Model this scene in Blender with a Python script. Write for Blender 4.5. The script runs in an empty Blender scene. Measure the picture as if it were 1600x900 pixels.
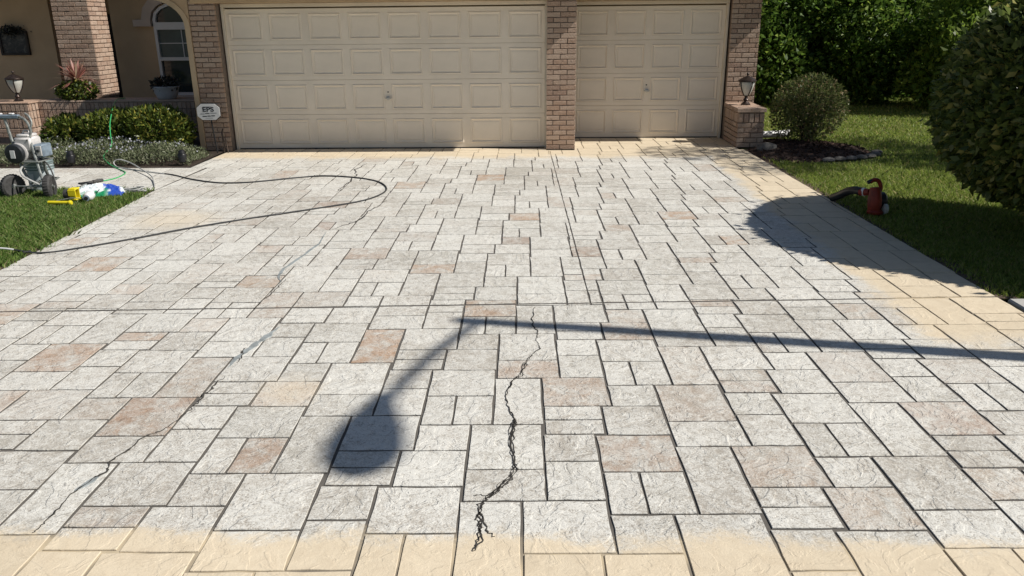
import bpy, math, random
import numpy as np
from mathutils import Matrix, Vector

rad = math.radians
SC = bpy.context.scene
COL = SC.collection
random.seed(7)

# ------------------------------------------------------------------ camera
cam_d = bpy.data.cameras.new('camera')
cam = bpy.data.objects.new('camera', cam_d)
COL.objects.link(cam)
_r, _u, _f = ((0.99940602, 0.03300269, -0.00992149), (-0.00116378, 0.32005538, 0.94739812), (-0.03444212, 0.94682384, -0.31990368))
CAM = Vector((0.0, 0.0, 1.8859))
cam.matrix_world = Matrix(((_r[0], _u[0], -_f[0], CAM.x), (_r[1], _u[1], -_f[1], CAM.y), (_r[2], _u[2], -_f[2], CAM.z), (0, 0, 0, 1)))
cam_d.sensor_width = 36.0
cam_d.lens = 36.0 * 1234.93 / 1600.0
cam_d.clip_start = 0.05
cam_d.clip_end = 3000
SC.camera = cam
SC.render.resolution_x, SC.render.resolution_y = 1024, 576

# ------------------------------------------------------------------ light
SUN_EL, SUN_AZ = rad(45.0), rad(9.7)          # azimuth measured from +X towards -Y (towards the camera)
to_sun = Vector((math.cos(SUN_EL) * math.cos(SUN_AZ), -math.cos(SUN_EL) * math.sin(SUN_AZ), math.sin(SUN_EL)))
w = bpy.data.worlds.new('World'); SC.world = w; w.use_nodes = True
nt = w.node_tree
bg = nt.nodes['Background']
sky = nt.nodes.new('ShaderNodeTexSky'); sky.sky_type = 'NISHITA'; sky.sun_disc = False
sky.sun_elevation = SUN_EL
sky.sun_rotation = math.atan2(to_sun.x, to_sun.y)
sky.air_density = 1.0; sky.dust_density = 0.6; sky.ozone_density = 1.2
nt.links.new(sky.outputs[0], bg.inputs[0]); bg.inputs[1].default_value = 0.055
sun_d = bpy.data.lights.new('sun', 'SUN'); sun_d.energy = 5.0; sun_d.angle = rad(0.53); sun_d.color = (1.0, 0.95, 0.88)
sun = bpy.data.objects.new('sun', sun_d); COL.objects.link(sun)
sun.rotation_euler = to_sun.to_track_quat('Z', 'Y').to_euler(); sun.location = (12, -2, 14)
SC.view_settings.view_transform = 'Standard'; SC.view_settings.look = 'None'
SC.view_settings.exposure = 0.12; SC.view_settings.gamma = 1.0; SC.view_settings.use_curve_mapping = False

# ------------------------------------------------------------------ node helpers
class NT:
    def __init__(s, mat):
        s.t = mat.node_tree; s.n = s.t.nodes
    def add(s, kind, **kw):
        n = s.n.new(kind)
        for k, v in kw.items(): setattr(n, k, v)
        return n
    def link(s, a, b): s.t.links.new(a, b)
    def put(s, sock, v):
        if hasattr(v, 'links'): s.link(v, sock)
        else: sock.default_value = v
    def math(s, op, a, b=0.0, c=None, clamp=False):
        n = s.add('ShaderNodeMath', operation=op, use_clamp=clamp)
        s.put(n.inputs[0], a); s.put(n.inputs[1], b)
        if c is not None: s.put(n.inputs[2], c)
        return n.outputs[0]
    def mix(s, f, a, b, mode='MIX'):
        n = s.add('ShaderNodeMix', data_type='RGBA', blend_type=mode)
        s.put(n.inputs[0], f)
        for i, v in ((6, a), (7, b)):
            s.put(n.inputs[i], (v[0], v[1], v[2], 1.0) if isinstance(v, tuple) else v)
        return n.outputs[2]
    def noise(s, vec, scale, detail=4.0, rough=0.5, dist=0.0):
        n = s.add('ShaderNodeTexNoise')
        if vec is not None: s.link(vec, n.inputs['Vector'])
        n.inputs['Scale'].default_value = scale; n.inputs['Detail'].default_value = detail
        n.inputs['Roughness'].default_value = rough; n.inputs['Distortion'].default_value = dist
        return n.outputs['Fac']
    def ramp(s, f, a, b, lo=0.0, hi=1.0, smooth=True):
        n = s.add('ShaderNodeMapRange', interpolation_type='SMOOTHSTEP' if smooth else 'LINEAR')
        s.put(n.inputs['Value'], f)
        n.inputs['From Min'].default_value = a; n.inputs['From Max'].default_value = b
        n.inputs['To Min'].default_value = lo; n.inputs['To Max'].default_value = hi
        return n.outputs['Result']

def new_mat(name):
    m = bpy.data.materials.new(name); m.use_nodes = True
    t = NT(m)
    return m, t, t.n['Principled BSDF']

def M(name, col, rough=0.6, var=0.12, vs=6.0, bump=0.15, bs=60.0, metal=0.0, spec=0.4, rand=0.0, col2=None, bd=0.004):
    m, t, b = new_mat(name)
    tc = t.add('ShaderNodeTexCoord').outputs['Object']
    n1 = t.noise(tc, vs, 6, 0.6)
    c2 = col2 if col2 else tuple(c * (1 - 2.2 * var) for c in col)
    c = t.mix(t.ramp(n1, 0.3, 0.72), col, c2)
    if rand:
        oi = t.add('ShaderNodeObjectInfo').outputs['Random']
        k = t.ramp(oi, 0, 1, 1 - rand, 1 + rand, False)
        cm = t.add('ShaderNodeCombineXYZ')
        for i in range(3): t.link(k, cm.inputs[i])
        c = t.mix(1.0, c, cm.outputs[0], 'MULTIPLY')
    t.link(c, b.inputs['Base Color'])
    b.inputs['Roughness'].default_value = rough; b.inputs['Metallic'].default_value = metal
    b.inputs['Specular IOR Level'].default_value = spec
    if bump:
        bp = t.add('ShaderNodeBump'); bp.inputs['Strength'].default_value = bump; bp.inputs['Distance'].default_value = bd
        t.link(t.noise(tc, bs, 5, 0.6), bp.inputs['Height']); t.link(bp.outputs[0], b.inputs['Normal'])
    return m

def leaf_mat(name, c1, c2, c3=None, trans=0.3, rough=0.5, spec=0.35):
    m, t, b = new_mat(name)
    r = t.add('ShaderNodeNewGeometry').outputs['Random Per Island']
    c = t.mix(t.ramp(r, 0.0, 0.75, smooth=False), c1, c2)
    if c3: c = t.mix(t.ramp(r, 0.86, 0.9, smooth=False), c, c3)
    t.link(c, b.inputs['Base Color']); b.inputs['Roughness'].default_value = rough
    b.inputs['Specular IOR Level'].default_value = spec
    tr = t.add('ShaderNodeBsdfTranslucent')
    t.link(t.mix(0.5, c, (0.35, 0.5, 0.05), 'MULTIPLY') if False else c, tr.inputs[0])
    mx = t.add('ShaderNodeMixShader'); mx.inputs[0].default_value = trans
    t.link(b.outputs[0], mx.inputs[1]); t.link(tr.outputs[0], mx.inputs[2])
    t.link(mx.outputs[0], t.n['Material Output'].inputs[0])
    return m

# paint mask of the freshly coated tan concrete, in world metres
def tan_mask(t, pos):
    sx = t.add('ShaderNodeSeparateXYZ'); t.link(pos, sx.inputs[0])
    X, Y = sx.outputs[0], sx.outputs[1]
    nz = t.math('SUBTRACT', t.noise(pos, 2.3, 5, 0.6), 0.5)
    nf = t.math('SUBTRACT', t.noise(pos, 11.0, 5, 0.65), 0.5)
    wob = t.math('ADD', t.math('MULTIPLY', nz, 0.55), t.math('ADD', t.math('MULTIPLY', nf, 0.30), t.math('MULTIPLY', t.math('SUBTRACT', t.noise(pos, 55.0, 4, 0.7), 0.5), 0.22)))
    near = t.ramp(t.math('ADD', Y, t.math('MULTIPLY', wob, 0.62)), 2.51, 2.64, 1.0, 0.0)
    # right-hand border band
    xr = t.math('ADD', t.math('ADD', X, t.math('MULTIPLY', Y, 0.0)), t.math('MULTIPLY', wob, 0.9))
    band = t.ramp(xr, 2.32, 2.55)
    lo = t.ramp(t.math('ADD', Y, t.math('MULTIPLY', wob, 1.2)), 4.25, 4.75)
    band = t.math('MULTIPLY', band, lo)
    far = t.ramp(t.math('ADD', Y, t.math('MULTIPLY', wob, 1.3)), 11.35, 11.75)
    blot = t.add('ShaderNodeVectorMath', operation='DISTANCE'); t.link(pos, blot.inputs[0]); blot.inputs[1].default_value = (-1.34, 3.83, 0)
    bl1 = t.ramp(t.math('ADD', blot.outputs['Value'], t.math('MULTIPLY', wob, 0.5)), 0.05, 0.26, 0.45, 0.0)
    blot2 = t.add('ShaderNodeVectorMath', operation='DISTANCE'); t.link(pos, blot2.inputs[0]); blot2.inputs[1].default_value = (-3.75, 7.75, 0)
    bl2 = t.ramp(t.math('ADD', blot2.outputs['Value'], t.math('MULTIPLY', wob, 0.6)), 0.15, 0.6, 0.6, 0.0)
    a = t.math('MAXIMUM', t.math('MAXIMUM', near, band), t.math('MAXIMUM', far, t.math('MAXIMUM', bl1, bl2)))
    return a

TAN = (0.675, 0.575, 0.42)
def stone_mat(name, use_attr):
    m, t, b = new_mat(name)
    pos = t.add('ShaderNodeNewGeometry').outputs['Position']
    if use_attr:
        src = t.add('ShaderNodeAttribute', attribute_name='tint').outputs['Color']
    else:
        src = t.add('ShaderNodeObjectInfo').outputs['Color']
    sp = t.add('ShaderNodeSeparateColor'); t.link(src, sp.inputs[0])
    tint, bright, hue = sp.outputs[0], sp.outputs[1], sp.outputs[2]
    tint = t.math('MULTIPLY', tint, t.ramp(t.noise(pos, 6.0, 6, 0.65, 0.8), 0.36, 0.58, 0.30, 1.12))
    n1 = t.noise(pos, 1.7, 4, 0.55)
    n2 = t.noise(pos, 13.0, 9, 0.68, 0.6)
    n3 = t.noise(pos, 120.0, 4, 0.6)
    n4 = t.noise(pos, 38.0, 6, 0.7, 1.0)
    ws = t.math('ADD', t.math('ADD', t.math('MULTIPLY', n2, 0.34), t.math('MULTIPLY', n3, 0.36)), t.math('ADD', t.math('MULTIPLY', n4, 0.36), t.math('MULTIPLY', n1, 0.16)))
    st = t.noise(pos, 0.55, 5, 0.6, 0.4)
    ws = t.math('ADD', ws, t.math('ADD', t.math('MULTIPLY', t.math('SUBTRACT', bright, 0.55), 0.045), t.math('MULTIPLY', t.math('SUBTRACT', st, 0.5), 0.22)))
    wash = t.ramp(ws, 0.50, 0.665)
    under = t.mix(tint, t.mix(hue, (0.365, 0.345, 0.295), (0.355, 0.32, 0.265)), t.mix(hue, (0.42, 0.275, 0.175), (0.34, 0.25, 0.195)))
    white = t.mix(n1, (0.715, 0.70, 0.645), (0.635, 0.625, 0.575))
    amt = t.math('MULTIPLY', wash, t.math('SUBTRACT', 1.0, t.math('MULTIPLY', tint, 0.42)))
    amt = t.math('ADD', t.math('MULTIPLY', amt, 0.78), t.math('MULTIPLY', t.math('SUBTRACT', 1.0, tint), 0.20))
    c = t.mix(amt, under, white)
    # thin dark slate scratches and dirt left in the low spots
    rid = t.math('ABSOLUTE', t.math('SUBTRACT', t.noise(pos, 6.5, 7, 0.62, 1.2), 0.5))
    scr = t.ramp(rid, 0.002, 0.012, 1.0, 0.0)
    scr = t.math('MULTIPLY', scr, t.ramp(n4, 0.46, 0.6))
    c = t.mix(t.math('MULTIPLY', scr, 0.7), c, (0.17, 0.15, 0.13))
    pit = t.ramp(t.math('ADD', t.math('MULTIPLY', n4, 0.65), t.math('MULTIPLY', n3, 0.35)), 0.36, 0.46, 1.0, 0.0)
    c = t.mix(t.math('MULTIPLY', pit, 0.6), c, (0.24, 0.21, 0.18))
    n5 = t.noise(pos, 4.5, 7, 0.66, 0.7)
    c = t.mix(t.ramp(n5, 0.54, 0.74, 0.0, 0.42), c, under)
    msk = tan_mask(t, pos)
    tanc = t.mix(t.ramp(n2, 0.35, 0.7), TAN, (0.605, 0.505, 0.36))
    c = t.mix(t.math('MULTIPLY', msk, 0.94), c, tanc)
    bm = t.math('ADD', 0.96, t.math('MULTIPLY', bright, 0.08))
    cm = t.add('ShaderNodeCombineXYZ')
    for i in range(3): t.link(bm, cm.inputs[i])
    c = t.mix(1.0, c, cm.outputs[0], 'MULTIPLY')
    # dark release powder settled on the sides of the joints
    sz = t.add('ShaderNodeSeparateXYZ'); t.link(pos, sz.inputs[0])
    low = t.ramp(sz.outputs[2], -0.0034, -0.0019, 1.0, 0.0)
    c = t.mix(t.math('MULTIPLY', low, t.math('SUBTRACT', 1.0, t.math('MULTIPLY', msk, 0.55))), c, (0.105, 0.096, 0.084))
    t.link(c, b.inputs['Base Color'])
    b.inputs['Roughness'].default_value = 0.72; b.inputs['Specular IOR Level'].default_value = 0.3
    tn = t.noise(pos, 4.2, 5, 0.55, 0.9)
    ter = t.add('ShaderNodeMath', operation='PINGPONG'); t.link(t.math('MULTIPLY', tn, 4.0), ter.inputs[0]); ter.inputs[1].default_value = 0.5
    h = t.math('ADD', t.math('MULTIPLY', t.ramp(ter.outputs[0], 0.18, 0.30), 0.40), t.math('MULTIPLY', n2, 0.95))
    h = t.math('ADD', h, t.math('ADD', t.math('MULTIPLY', n4, 0.55), t.math('MULTIPLY', n3, 0.16)))
    bp = t.add('ShaderNodeBump'); t.link(t.ramp(msk, 0.0, 1.0, 0.65, 0.36), bp.inputs['Strength']); bp.inputs['Distance'].default_value = 0.012
    t.link(h, bp.inputs['Height']); t.link(bp.outputs[0], b.inputs['Normal'])
    return m

def joint_mat():
    m, t, b = new_mat('joint_concrete')
    pos = t.add('ShaderNodeNewGeometry').outputs['Position']
    n = t.noise(pos, 30, 5, 0.6)
    c = t.mix(n, (0.072, 0.066, 0.058), (0.15, 0.137, 0.12))
    msk = tan_mask(t, pos)
    c = t.mix(t.math('MULTIPLY', msk, t.ramp(t.noise(pos, 2.0, 3), 0.40, 0.58, 0.15, 0.85)), c, (0.60, 0.50, 0.34))
    t.link(c, b.inputs['Base Color']); b.inputs['Roughness'].default_value = 0.9
    return m

def brick_mat(name, cols, gr=0.5):
    m, t, b = new_mat(name)
    tc = t.add('ShaderNodeTexCoord').outputs['Object']
    oi = t.add('ShaderNodeObjectInfo').outputs['Random']
    pos = t.add('ShaderNodeNewGeometry').outputs['Position']
    c = t.mix(t.ramp(oi, 0.1, 0.55), cols[0], cols[1])
    c = t.mix(t.ramp(oi, 0.7, 0.95), c, cols[2])
    n = t.noise(pos, 55, 6, 0.7, 0.8)
    n2 = t.noise(pos, 20, 5, 0.6, 0.4)
    c = t.mix(t.math('MULTIPLY', t.ramp(n, 0.45, 0.7), gr), c, (0.56, 0.46, 0.38))
    c = t.mix(t.math('MULTIPLY', t.ramp(n2, 0.56, 0.72), 0.55), c, (0.17, 0.10, 0.075))
    t.link(c, b.inputs['Base Color']); b.inputs['Roughness'].default_value = 0.85; b.inputs['Specular IOR Level'].default_value = 0.2
    bp = t.add('ShaderNodeBump'); bp.inputs['Strength'].default_value = 0.95; bp.inputs['Distance'].default_value = 0.013
    t.link(t.math('ADD', n, t.math('MULTIPLY', n2, 0.8)), bp.inputs['Height']); t.link(bp.outputs[0], b.inputs['Normal'])
    return m

MT = {}
MT['stone'] = stone_mat('stamped_concrete_stone', False)
MT['stone_attr'] = stone_mat('stamped_concrete_stones', True)
MT['joint'] = joint_mat()
MT['brick'] = brick_mat('brown_brick', ((0.42, 0.285, 0.205), (0.48, 0.355, 0.27), (0.35, 0.235, 0.175)))
MT['mortar'] = M('brown_mortar', (0.26, 0.205, 0.165), 0.95, 0.15, 20, 0.4, 120)
MT['door'] = M('cream_door_paint', (0.86, 0.765, 0.635), 0.45, 0.05, 1.6, 0.08, 90, bd=0.001)
MT['door_trim'] = M('ivory_trim_paint', (0.76, 0.68, 0.55), 0.5, 0.05, 3, 0.08, 60)
MT['header'] = M('tan_header_paint', (0.55, 0.385, 0.225), 0.7, 0.08, 4, 0.2, 150)
MT['stucco'] = M('beige_stucco', (0.50, 0.355, 0.22), 0.9, 0.06, 2, 0.5, 180)
MT['stucco_trim'] = M('pale_stucco_trim', (0.50, 0.42, 0.36), 0.9, 0.05, 3, 0.4, 180)
MT['arch_trim'] = M('cream_arch_trim', (0.54, 0.40, 0.255), 0.85, 0.06, 3, 0.4, 180)
MT['soffit'] = M('beige_soffit', (0.52, 0.42, 0.31), 0.8, 0.05)
MT['shingle'] = M('brown_roof_tile', (0.17, 0.12, 0.095), 0.9, 0.2, 3, 0.5, 20)
MT['white_frame'] = M('white_window_frame', (0.62, 0.62, 0.62), 0.4, 0.03)
MT['dark'] = M('dark_door_wood', (0.03, 0.022, 0.018), 0.5, 0.2)
MT['black'] = M('black_painted_metal', (0.018, 0.018, 0.02), 0.4, 0.2, 20, 0.1, 90)
MT['rubber'] = M('black_rubber', (0.07, 0.068, 0.066), 0.75, 0.2, 30, 0.2, 150)
MT['bronze'] = M('bronze_lamp_metal', (0.07, 0.05, 0.042), 0.38, 0.25, 25, 0.2, 90, metal=0.6)
MT['chrome'] = M('satin_handle_metal', (0.55, 0.54, 0.52), 0.3, 0.1, metal=0.9)
MT['mulch'] = M('brown_mulch', (0.055, 0.03, 0.021), 0.95, 0.3, 25, 1.0, 60, bd=0.03)
MT['chip'] = M('mulch_chip', (0.085, 0.046, 0.032), 0.95, 0.3, 25)
MT['concrete'] = M('grey_sidewalk_concrete', (0.46, 0.45, 0.425), 0.85, 0.12, 2.5, 0.3, 150)
MT['asphalt'] = M('asphalt', (0.055, 0.054, 0.053), 0.9, 0.15, 3, 0.5, 200)
MT['rock'] = M('grey_edging_stone', (0.17, 0.16, 0.145), 0.9, 0.25, 12, 0.6, 50, rand=0.25, bd=0.01)
MT['white_plastic'] = M('white_plastic', (0.72, 0.72, 0.71), 0.35, 0.06, 5, 0.1, 30)
MT['grey_hose'] = M('dark_grey_hose', (0.035, 0.037, 0.039), 0.5, 0.15, 8, 0)
MT['pale_hose'] = M('pale_grey_hose', (0.50, 0.50, 0.48), 0.45, 0.1, 8, 0)
MT['green_cord'] = M('green_cord_plastic', (0.05, 0.42, 0.14), 0.4, 0.1, 8, 0)
MT['steel'] = M('worn_galvanised_steel', (0.36, 0.38, 0.36), 0.45, 0.25, 25, 0.1, 90, metal=0.55)
MT['motor_white'] = M('scuffed_white_motor_paint', (0.62, 0.60, 0.58), 0.4, 0.15, 14, 0.1, 60)
MT['motor_black'] = M('black_motor_plastic', (0.03, 0.035, 0.04), 0.4, 0.2, 14, 0.1)
MT['blue_grey'] = M('blue_grey_pump_box', (0.22, 0.28, 0.34), 0.45, 0.2, 14, 0.1)
MT['bucket'] = M('pale_grey_bucket', (0.50, 0.56, 0.58), 0.4, 0.15, 7, 0.1)
MT['bucket_band'] = M('grey_green_bucket_band', (0.22, 0.29, 0.29), 0.4, 0.15, 7, 0.1)
MT['yellow'] = M('yellow_plastic', (0.80, 0.66, 0.02), 0.4, 0.06, 9, 0.05)
MT['orange'] = M('orange_red_plastic', (0.30, 0.036, 0.016), 0.5, 0.25, 9, 0.05)  # red darkened, the shade on the blower put into the colour
MT['crack'] = M('dark_crack', (0.07, 0.064, 0.056), 0.95, 0.3, 30, 0.3)
MT['filler'] = M('blue_grey_crack_filler', (0.33, 0.36, 0.36), 0.8, 0.22, 14, 0.5, 60)
MT['soil'] = M('lawn_soil', (0.085, 0.095, 0.036), 0.95, 0.25, 8, 0.6, 60, bd=0.02)
MT['lawn_base'] = M('lawn_thatch', (0.135, 0.165, 0.048), 0.95, 0.25, 8, 0.6, 60, bd=0.02)
MT['bed_soil'] = M('dark_bed_soil', (0.06, 0.042, 0.03), 0.95, 0.3, 18, 0.8, 60, bd=0.02)
MT['edge_soil'] = M('dry_edge_soil', (0.17, 0.125, 0.085), 0.95, 0.3, 18, 0.8, 60, bd=0.02)
MT['bark'] = M('grey_brown_bark', (0.12, 0.09, 0.07), 0.95, 0.25, 12, 0.8, 40, bd=0.02)
MT['pot'] = M('pale_grey_pot', (0.50, 0.52, 0.56), 0.5, 0.08, 6, 0.1)
MT['glass_lamp'] = M('frosted_lamp_glass', (0.55, 0.55, 0.50), 0.35, 0.06, 6, 0)
MT['sign_white'] = M('off_white_sign_board', (0.55, 0.55, 0.54), 0.5, 0.05, 10, 0.0)
MT['sign_ink'] = M('dark_sign_ink', (0.02, 0.022, 0.028), 0.6, 0.05, 10, 0.0)
MT['sign_ink_soft'] = M('faded_sign_ink', (0.20, 0.205, 0.22), 0.6, 0.05, 10, 0.0)
MT['lamp_pole'] = M('grey_lamp_pole_metal', (0.35, 0.36, 0.36), 0.5, 0.1, metal=0.4)
gm, gt, gb = new_mat('dark_window_glass')
gb.inputs['Base Color'].default_value = (0.022, 0.034, 0.036, 1); gb.inputs['Roughness'].default_value = 0.06
MT['glass'] = gm
MT['blind'] = M('grey_green_blind', (0.085, 0.115, 0.11), 0.35, 0.12, 5, 0.05)
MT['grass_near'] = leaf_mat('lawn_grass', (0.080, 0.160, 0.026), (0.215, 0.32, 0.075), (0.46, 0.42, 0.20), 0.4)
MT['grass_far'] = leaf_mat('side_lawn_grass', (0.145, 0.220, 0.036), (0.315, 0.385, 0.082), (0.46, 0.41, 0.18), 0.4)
MT['shrub'] = leaf_mat('dark_glossy_leaf', (0.056, 0.090, 0.024), (0.145, 0.19, 0.048), (0.32, 0.31, 0.09), 0.45, 0.36, 0.45)
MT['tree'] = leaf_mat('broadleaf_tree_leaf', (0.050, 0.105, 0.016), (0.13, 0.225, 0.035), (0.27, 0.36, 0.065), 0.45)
MT['tree_light'] = leaf_mat('sunlit_tree_leaf', (0.085, 0.155, 0.022), (0.22, 0.32, 0.05), (0.36, 0.46, 0.085), 0.5)  # brighter copy of the tree leaf, sunlight put into the colour
MT['bush_brown'] = leaf_mat('olive_bush_leaf', (0.080, 0.110, 0.034), (0.18, 0.21, 0.070), (0.34, 0.25, 0.14), 0.4)
MT['hedge'] = leaf_mat('green_hedge_leaf', (0.040, 0.070, 0.014), (0.125, 0.160, 0.028), (0.30, 0.275, 0.055), 0.22, 0.4)
MT['lavender'] = leaf_mat('grey_green_ground_cover_leaf', (0.095, 0.120, 0.058), (0.20, 0.225, 0.125), (0.30, 0.30, 0.21), 0.2)
MT['lav_flower'] = leaf_mat('pale_lilac_flower', (0.30, 0.31, 0.38), (0.50, 0.50, 0.55), None, 0.2)
MT['cordyline'] = leaf_mat('pink_brown_sword_leaf', (0.22, 0.075, 0.06), (0.42, 0.22, 0.18), (0.50, 0.38, 0.26), 0.25)
MT['pot_leaf'] = leaf_mat('dark_purple_leaf', (0.02, 0.018, 0.022), (0.05, 0.05, 0.04), (0.14, 0.15, 0.12), 0.15)

# ------------------------------------------------------------------ mesh helpers
class MB:
    def __init__(s): s.v = []; s.f = []
    def raw(s, v, f):
        o = len(s.v); s.v += [tuple(p) for p in v]; s.f += [tuple(i + o for i in q) for q in f]; return s
    def box(s, x0, x1, y0, y1, z0, z1, bev=0.0):
        if bev <= 0:
            v = [(x, y, z) for z in (z0, z1) for y in (y0, y1) for x in (x0, x1)]
            return s.raw(v, [(0, 2, 3, 1), (4, 5, 7, 6), (0, 1, 5, 4), (2, 6, 7, 3), (0, 4, 6, 2), (1, 3, 7, 5)])
        v, f = cbox(x1 - x0, y1 - y0, z1 - z0, bev)
        cx, cy, cz = (x0 + x1) / 2, (y0 + y1) / 2, (z0 + z1) / 2
        return s.raw([(a + cx, b + cy, c + cz) for a, b, c in v], f)
    def tube(s, pts, r, seg=8, caps=True):
        pts = [Vector(p) for p in pts]; n = len(pts)
        rs = r if isinstance(r, (list, tuple)) else [r] * n
        o = len(s.v); prev = None
        for i, p in enumerate(pts):
            d = (pts[min(i + 1, n - 1)] - pts[max(i - 1, 0)]).normalized()
            if prev is None:
                a = d.orthogonal().normalized()
            else:
                a = (prev - d * prev.dot(d)); a = a.normalized() if a.length > 1e-6 else d.orthogonal().normalized()
            prev = a; bq = d.cross(a)
            for k in range(seg):
                t = 2 * math.pi * k / seg
                s.v.append(tuple(p + (a * math.cos(t) + bq * math.sin(t)) * rs[i]))
        for i in range(n - 1):
            for k in range(seg):
                k2 = (k + 1) % seg
                s.f.append((o + i * seg + k, o + i * seg + k2, o + (i + 1) * seg + k2, o + (i + 1) * seg + k))
        if caps:
            s.f.append(tuple(o + k for k in reversed(range(seg)))); s.f.append(tuple(o + (n - 1) * seg + k for k in range(seg)))
        return s
    def lathe(s, prof, seg=20, c=(0, 0, 0), axis='z'):
        o = len(s.v)
        for r, h in prof:
            for k in range(seg):
                t = 2 * math.pi * k / seg; a, b = r * math.cos(t), r * math.sin(t)
                p = (a, b, h) if axis == 'z' else ((h, a, b) if axis == 'x' else (a, h, b))
                s.v.append((p[0] + c[0], p[1] + c[1], p[2] + c[2]))
        for i in range(len(prof) - 1):
            for k in range(seg):
                k2 = (k + 1) % seg
                s.f.append((o + i * seg + k, o + i * seg + k2, o + (i + 1) * seg + k2, o + (i + 1) * seg + k))
        s.f.append(tuple(o + k for k in reversed(range(seg)))); s.f.append(tuple(o + (len(prof) - 1) * seg + k for k in range(seg)))
        return s
    def prism(s, poly, y0, y1):            # polygon in x,z extruded along y
        n = len(poly); o = len(s.v)
        for y in (y0, y1):
            s.v += [(x, y, z) for x, z in poly]
        s.f.append(tuple(o + i for i in range(n))); s.f.append(tuple(o + n + i for i in reversed(range(n))))
        for i in range(n):
            j = (i + 1) % n; s.f.append((o + i, o + n + i, o + n + j, o + j))
        return s
    def build(s, name, mat, parent=None, smooth=False, loc=None):
        off = loc if loc is not None else (wloc(parent) if parent else (0, 0, 0))
        me = bpy.data.meshes.new(name)
        me.from_pydata([(a - off[0], b - off[1], c - off[2]) for a, b, c in s.v], [], s.f)
        me.update()
        if smooth:
            me.shade_smooth()
            try: me.set_sharp_from_angle(angle=rad(40))
            except Exception: pass
        me.materials.append(MT[mat] if isinstance(mat, str) else mat)
        o = bpy.data.objects.new(name, me); COL.objects.link(o)
        if parent: o.parent = parent
        elif loc is not None: o.location = loc
        return o

def cbox(sx, sy, sz, b, jit=0.0, rng=random):
    hx, hy, hz = sx / 2, sy / 2, sz / 2
    v = []; idx = {}
    for a in (-1, 1):
        for c in (-1, 1):
            for d in (-1, 1):
                for ax in range(3):
                    p = [a * (hx - b), c * (hy - b), d * (hz - b)]
                    p[ax] = (a * hx, c * hy, d * hz)[ax]
                    idx[(a, c, d, ax)] = len(v)
                    v.append(tuple(q + rng.uniform(-jit, jit) for q in p))
    f = []
    for ax in range(3):
        o1, o2 = [k for k in range(3) if k != ax]
        for sgn in (-1, 1):
            q = []
            for (m1, m2) in ((-1, -1), (1, -1), (1, 1), (-1, 1)):
                t = [0, 0, 0]; t[ax] = sgn; t[o1] = m1; t[o2] = m2
                q.append(idx[(t[0], t[1], t[2], ax)])
            flip = (sgn > 0) != (ax == 1)
            f.append(tuple(q) if flip else tuple(reversed(q)))
    for ax in range(3):                      # edges along axis ax
        o1, o2 = [k for k in range(3) if k != ax]
        for m1 in (-1, 1):
            for m2 in (-1, 1):
                t0 = [0, 0, 0]; t0[o1] = m1; t0[o2] = m2
                a0 = list(t0); a0[ax] = -1; a1 = list(t0); a1[ax] = 1
                q = [idx[(*a0, o1)], idx[(*a1, o1)], idx[(*a1, o2)], idx[(*a0, o2)]]
                f.append(tuple(q))
    for a in (-1, 1):
        for c in (-1, 1):
            for d in (-1, 1):
                f.append((idx[(a, c, d, 0)], idx[(a, c, d, 1)], idx[(a, c, d, 2)]))
    return v, fix_normals(v, f)

def fix_normals(v, f):
    out = []
    for q in f:
        c = [sum(v[i][k] for i in q) / len(q) for k in range(3)]
        n = (Vector(v[q[1]]) - Vector(v[q[0]])).cross(Vector(v[q[2]]) - Vector(v[q[0]]))
        out.append(tuple(q) if n.dot(Vector(c)) >= 0 else tuple(reversed(q)))
    return out

def wloc(o):
    p = Vector((0, 0, 0))
    while o is not None:
        p = p + o.location; o = o.parent
    return p

def tag(o, label=None, cat=None, group=None, kind=None):
    if label: o['label'] = label
    if cat: o['category'] = cat
    if group: o['group'] = group
    if kind: o['kind'] = kind
    return o

def root(name, loc, label, cat, group=None, rz=0.0):
    o = bpy.data.objects.new(name, None); COL.objects.link(o)
    o.location = loc; o.rotation_euler = (0, 0, rz); o.empty_display_size = 0.1
    return tag(o, label, cat, group)

def inst(name, me, parent, loc, scale=None, rz=None):
    o = bpy.data.objects.new(name, me); COL.objects.link(o)
    o.parent = parent
    w0 = wloc(parent)
    o.location = (loc[0] - w0.x, loc[1] - w0.y, loc[2] - w0.z)
    if scale: o.scale = scale
    if rz: o.rotation_euler = (0, 0, rz)
    return o

def np_obj(name, V, F, mat, parent=None, off=(0, 0, 0)):
    V = np.asarray(V, np.float32) - np.asarray(off, np.float32); F = np.asarray(F, np.int32)
    me = bpy.data.meshes.new(name); k = F.shape[1]
    me.vertices.add(len(V)); me.vertices.foreach_set('co', V.ravel())
    me.loops.add(F.size); me.loops.foreach_set('vertex_index', F.ravel())
    me.polygons.add(len(F)); me.polygons.foreach_set('loop_start', np.arange(0, F.size, k, dtype=np.int32))
    me.update(calc_edges=True); me.validate()
    me.materials.append(MT[mat] if isinstance(mat, str) else mat)
    o = bpy.data.objects.new(name, me); COL.objects.link(o)
    if parent: o.parent = parent
    else: o.location = off
    return o

def unit(a): return a / np.maximum(np.linalg.norm(a, axis=1, keepdims=True), 1e-9)

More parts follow.
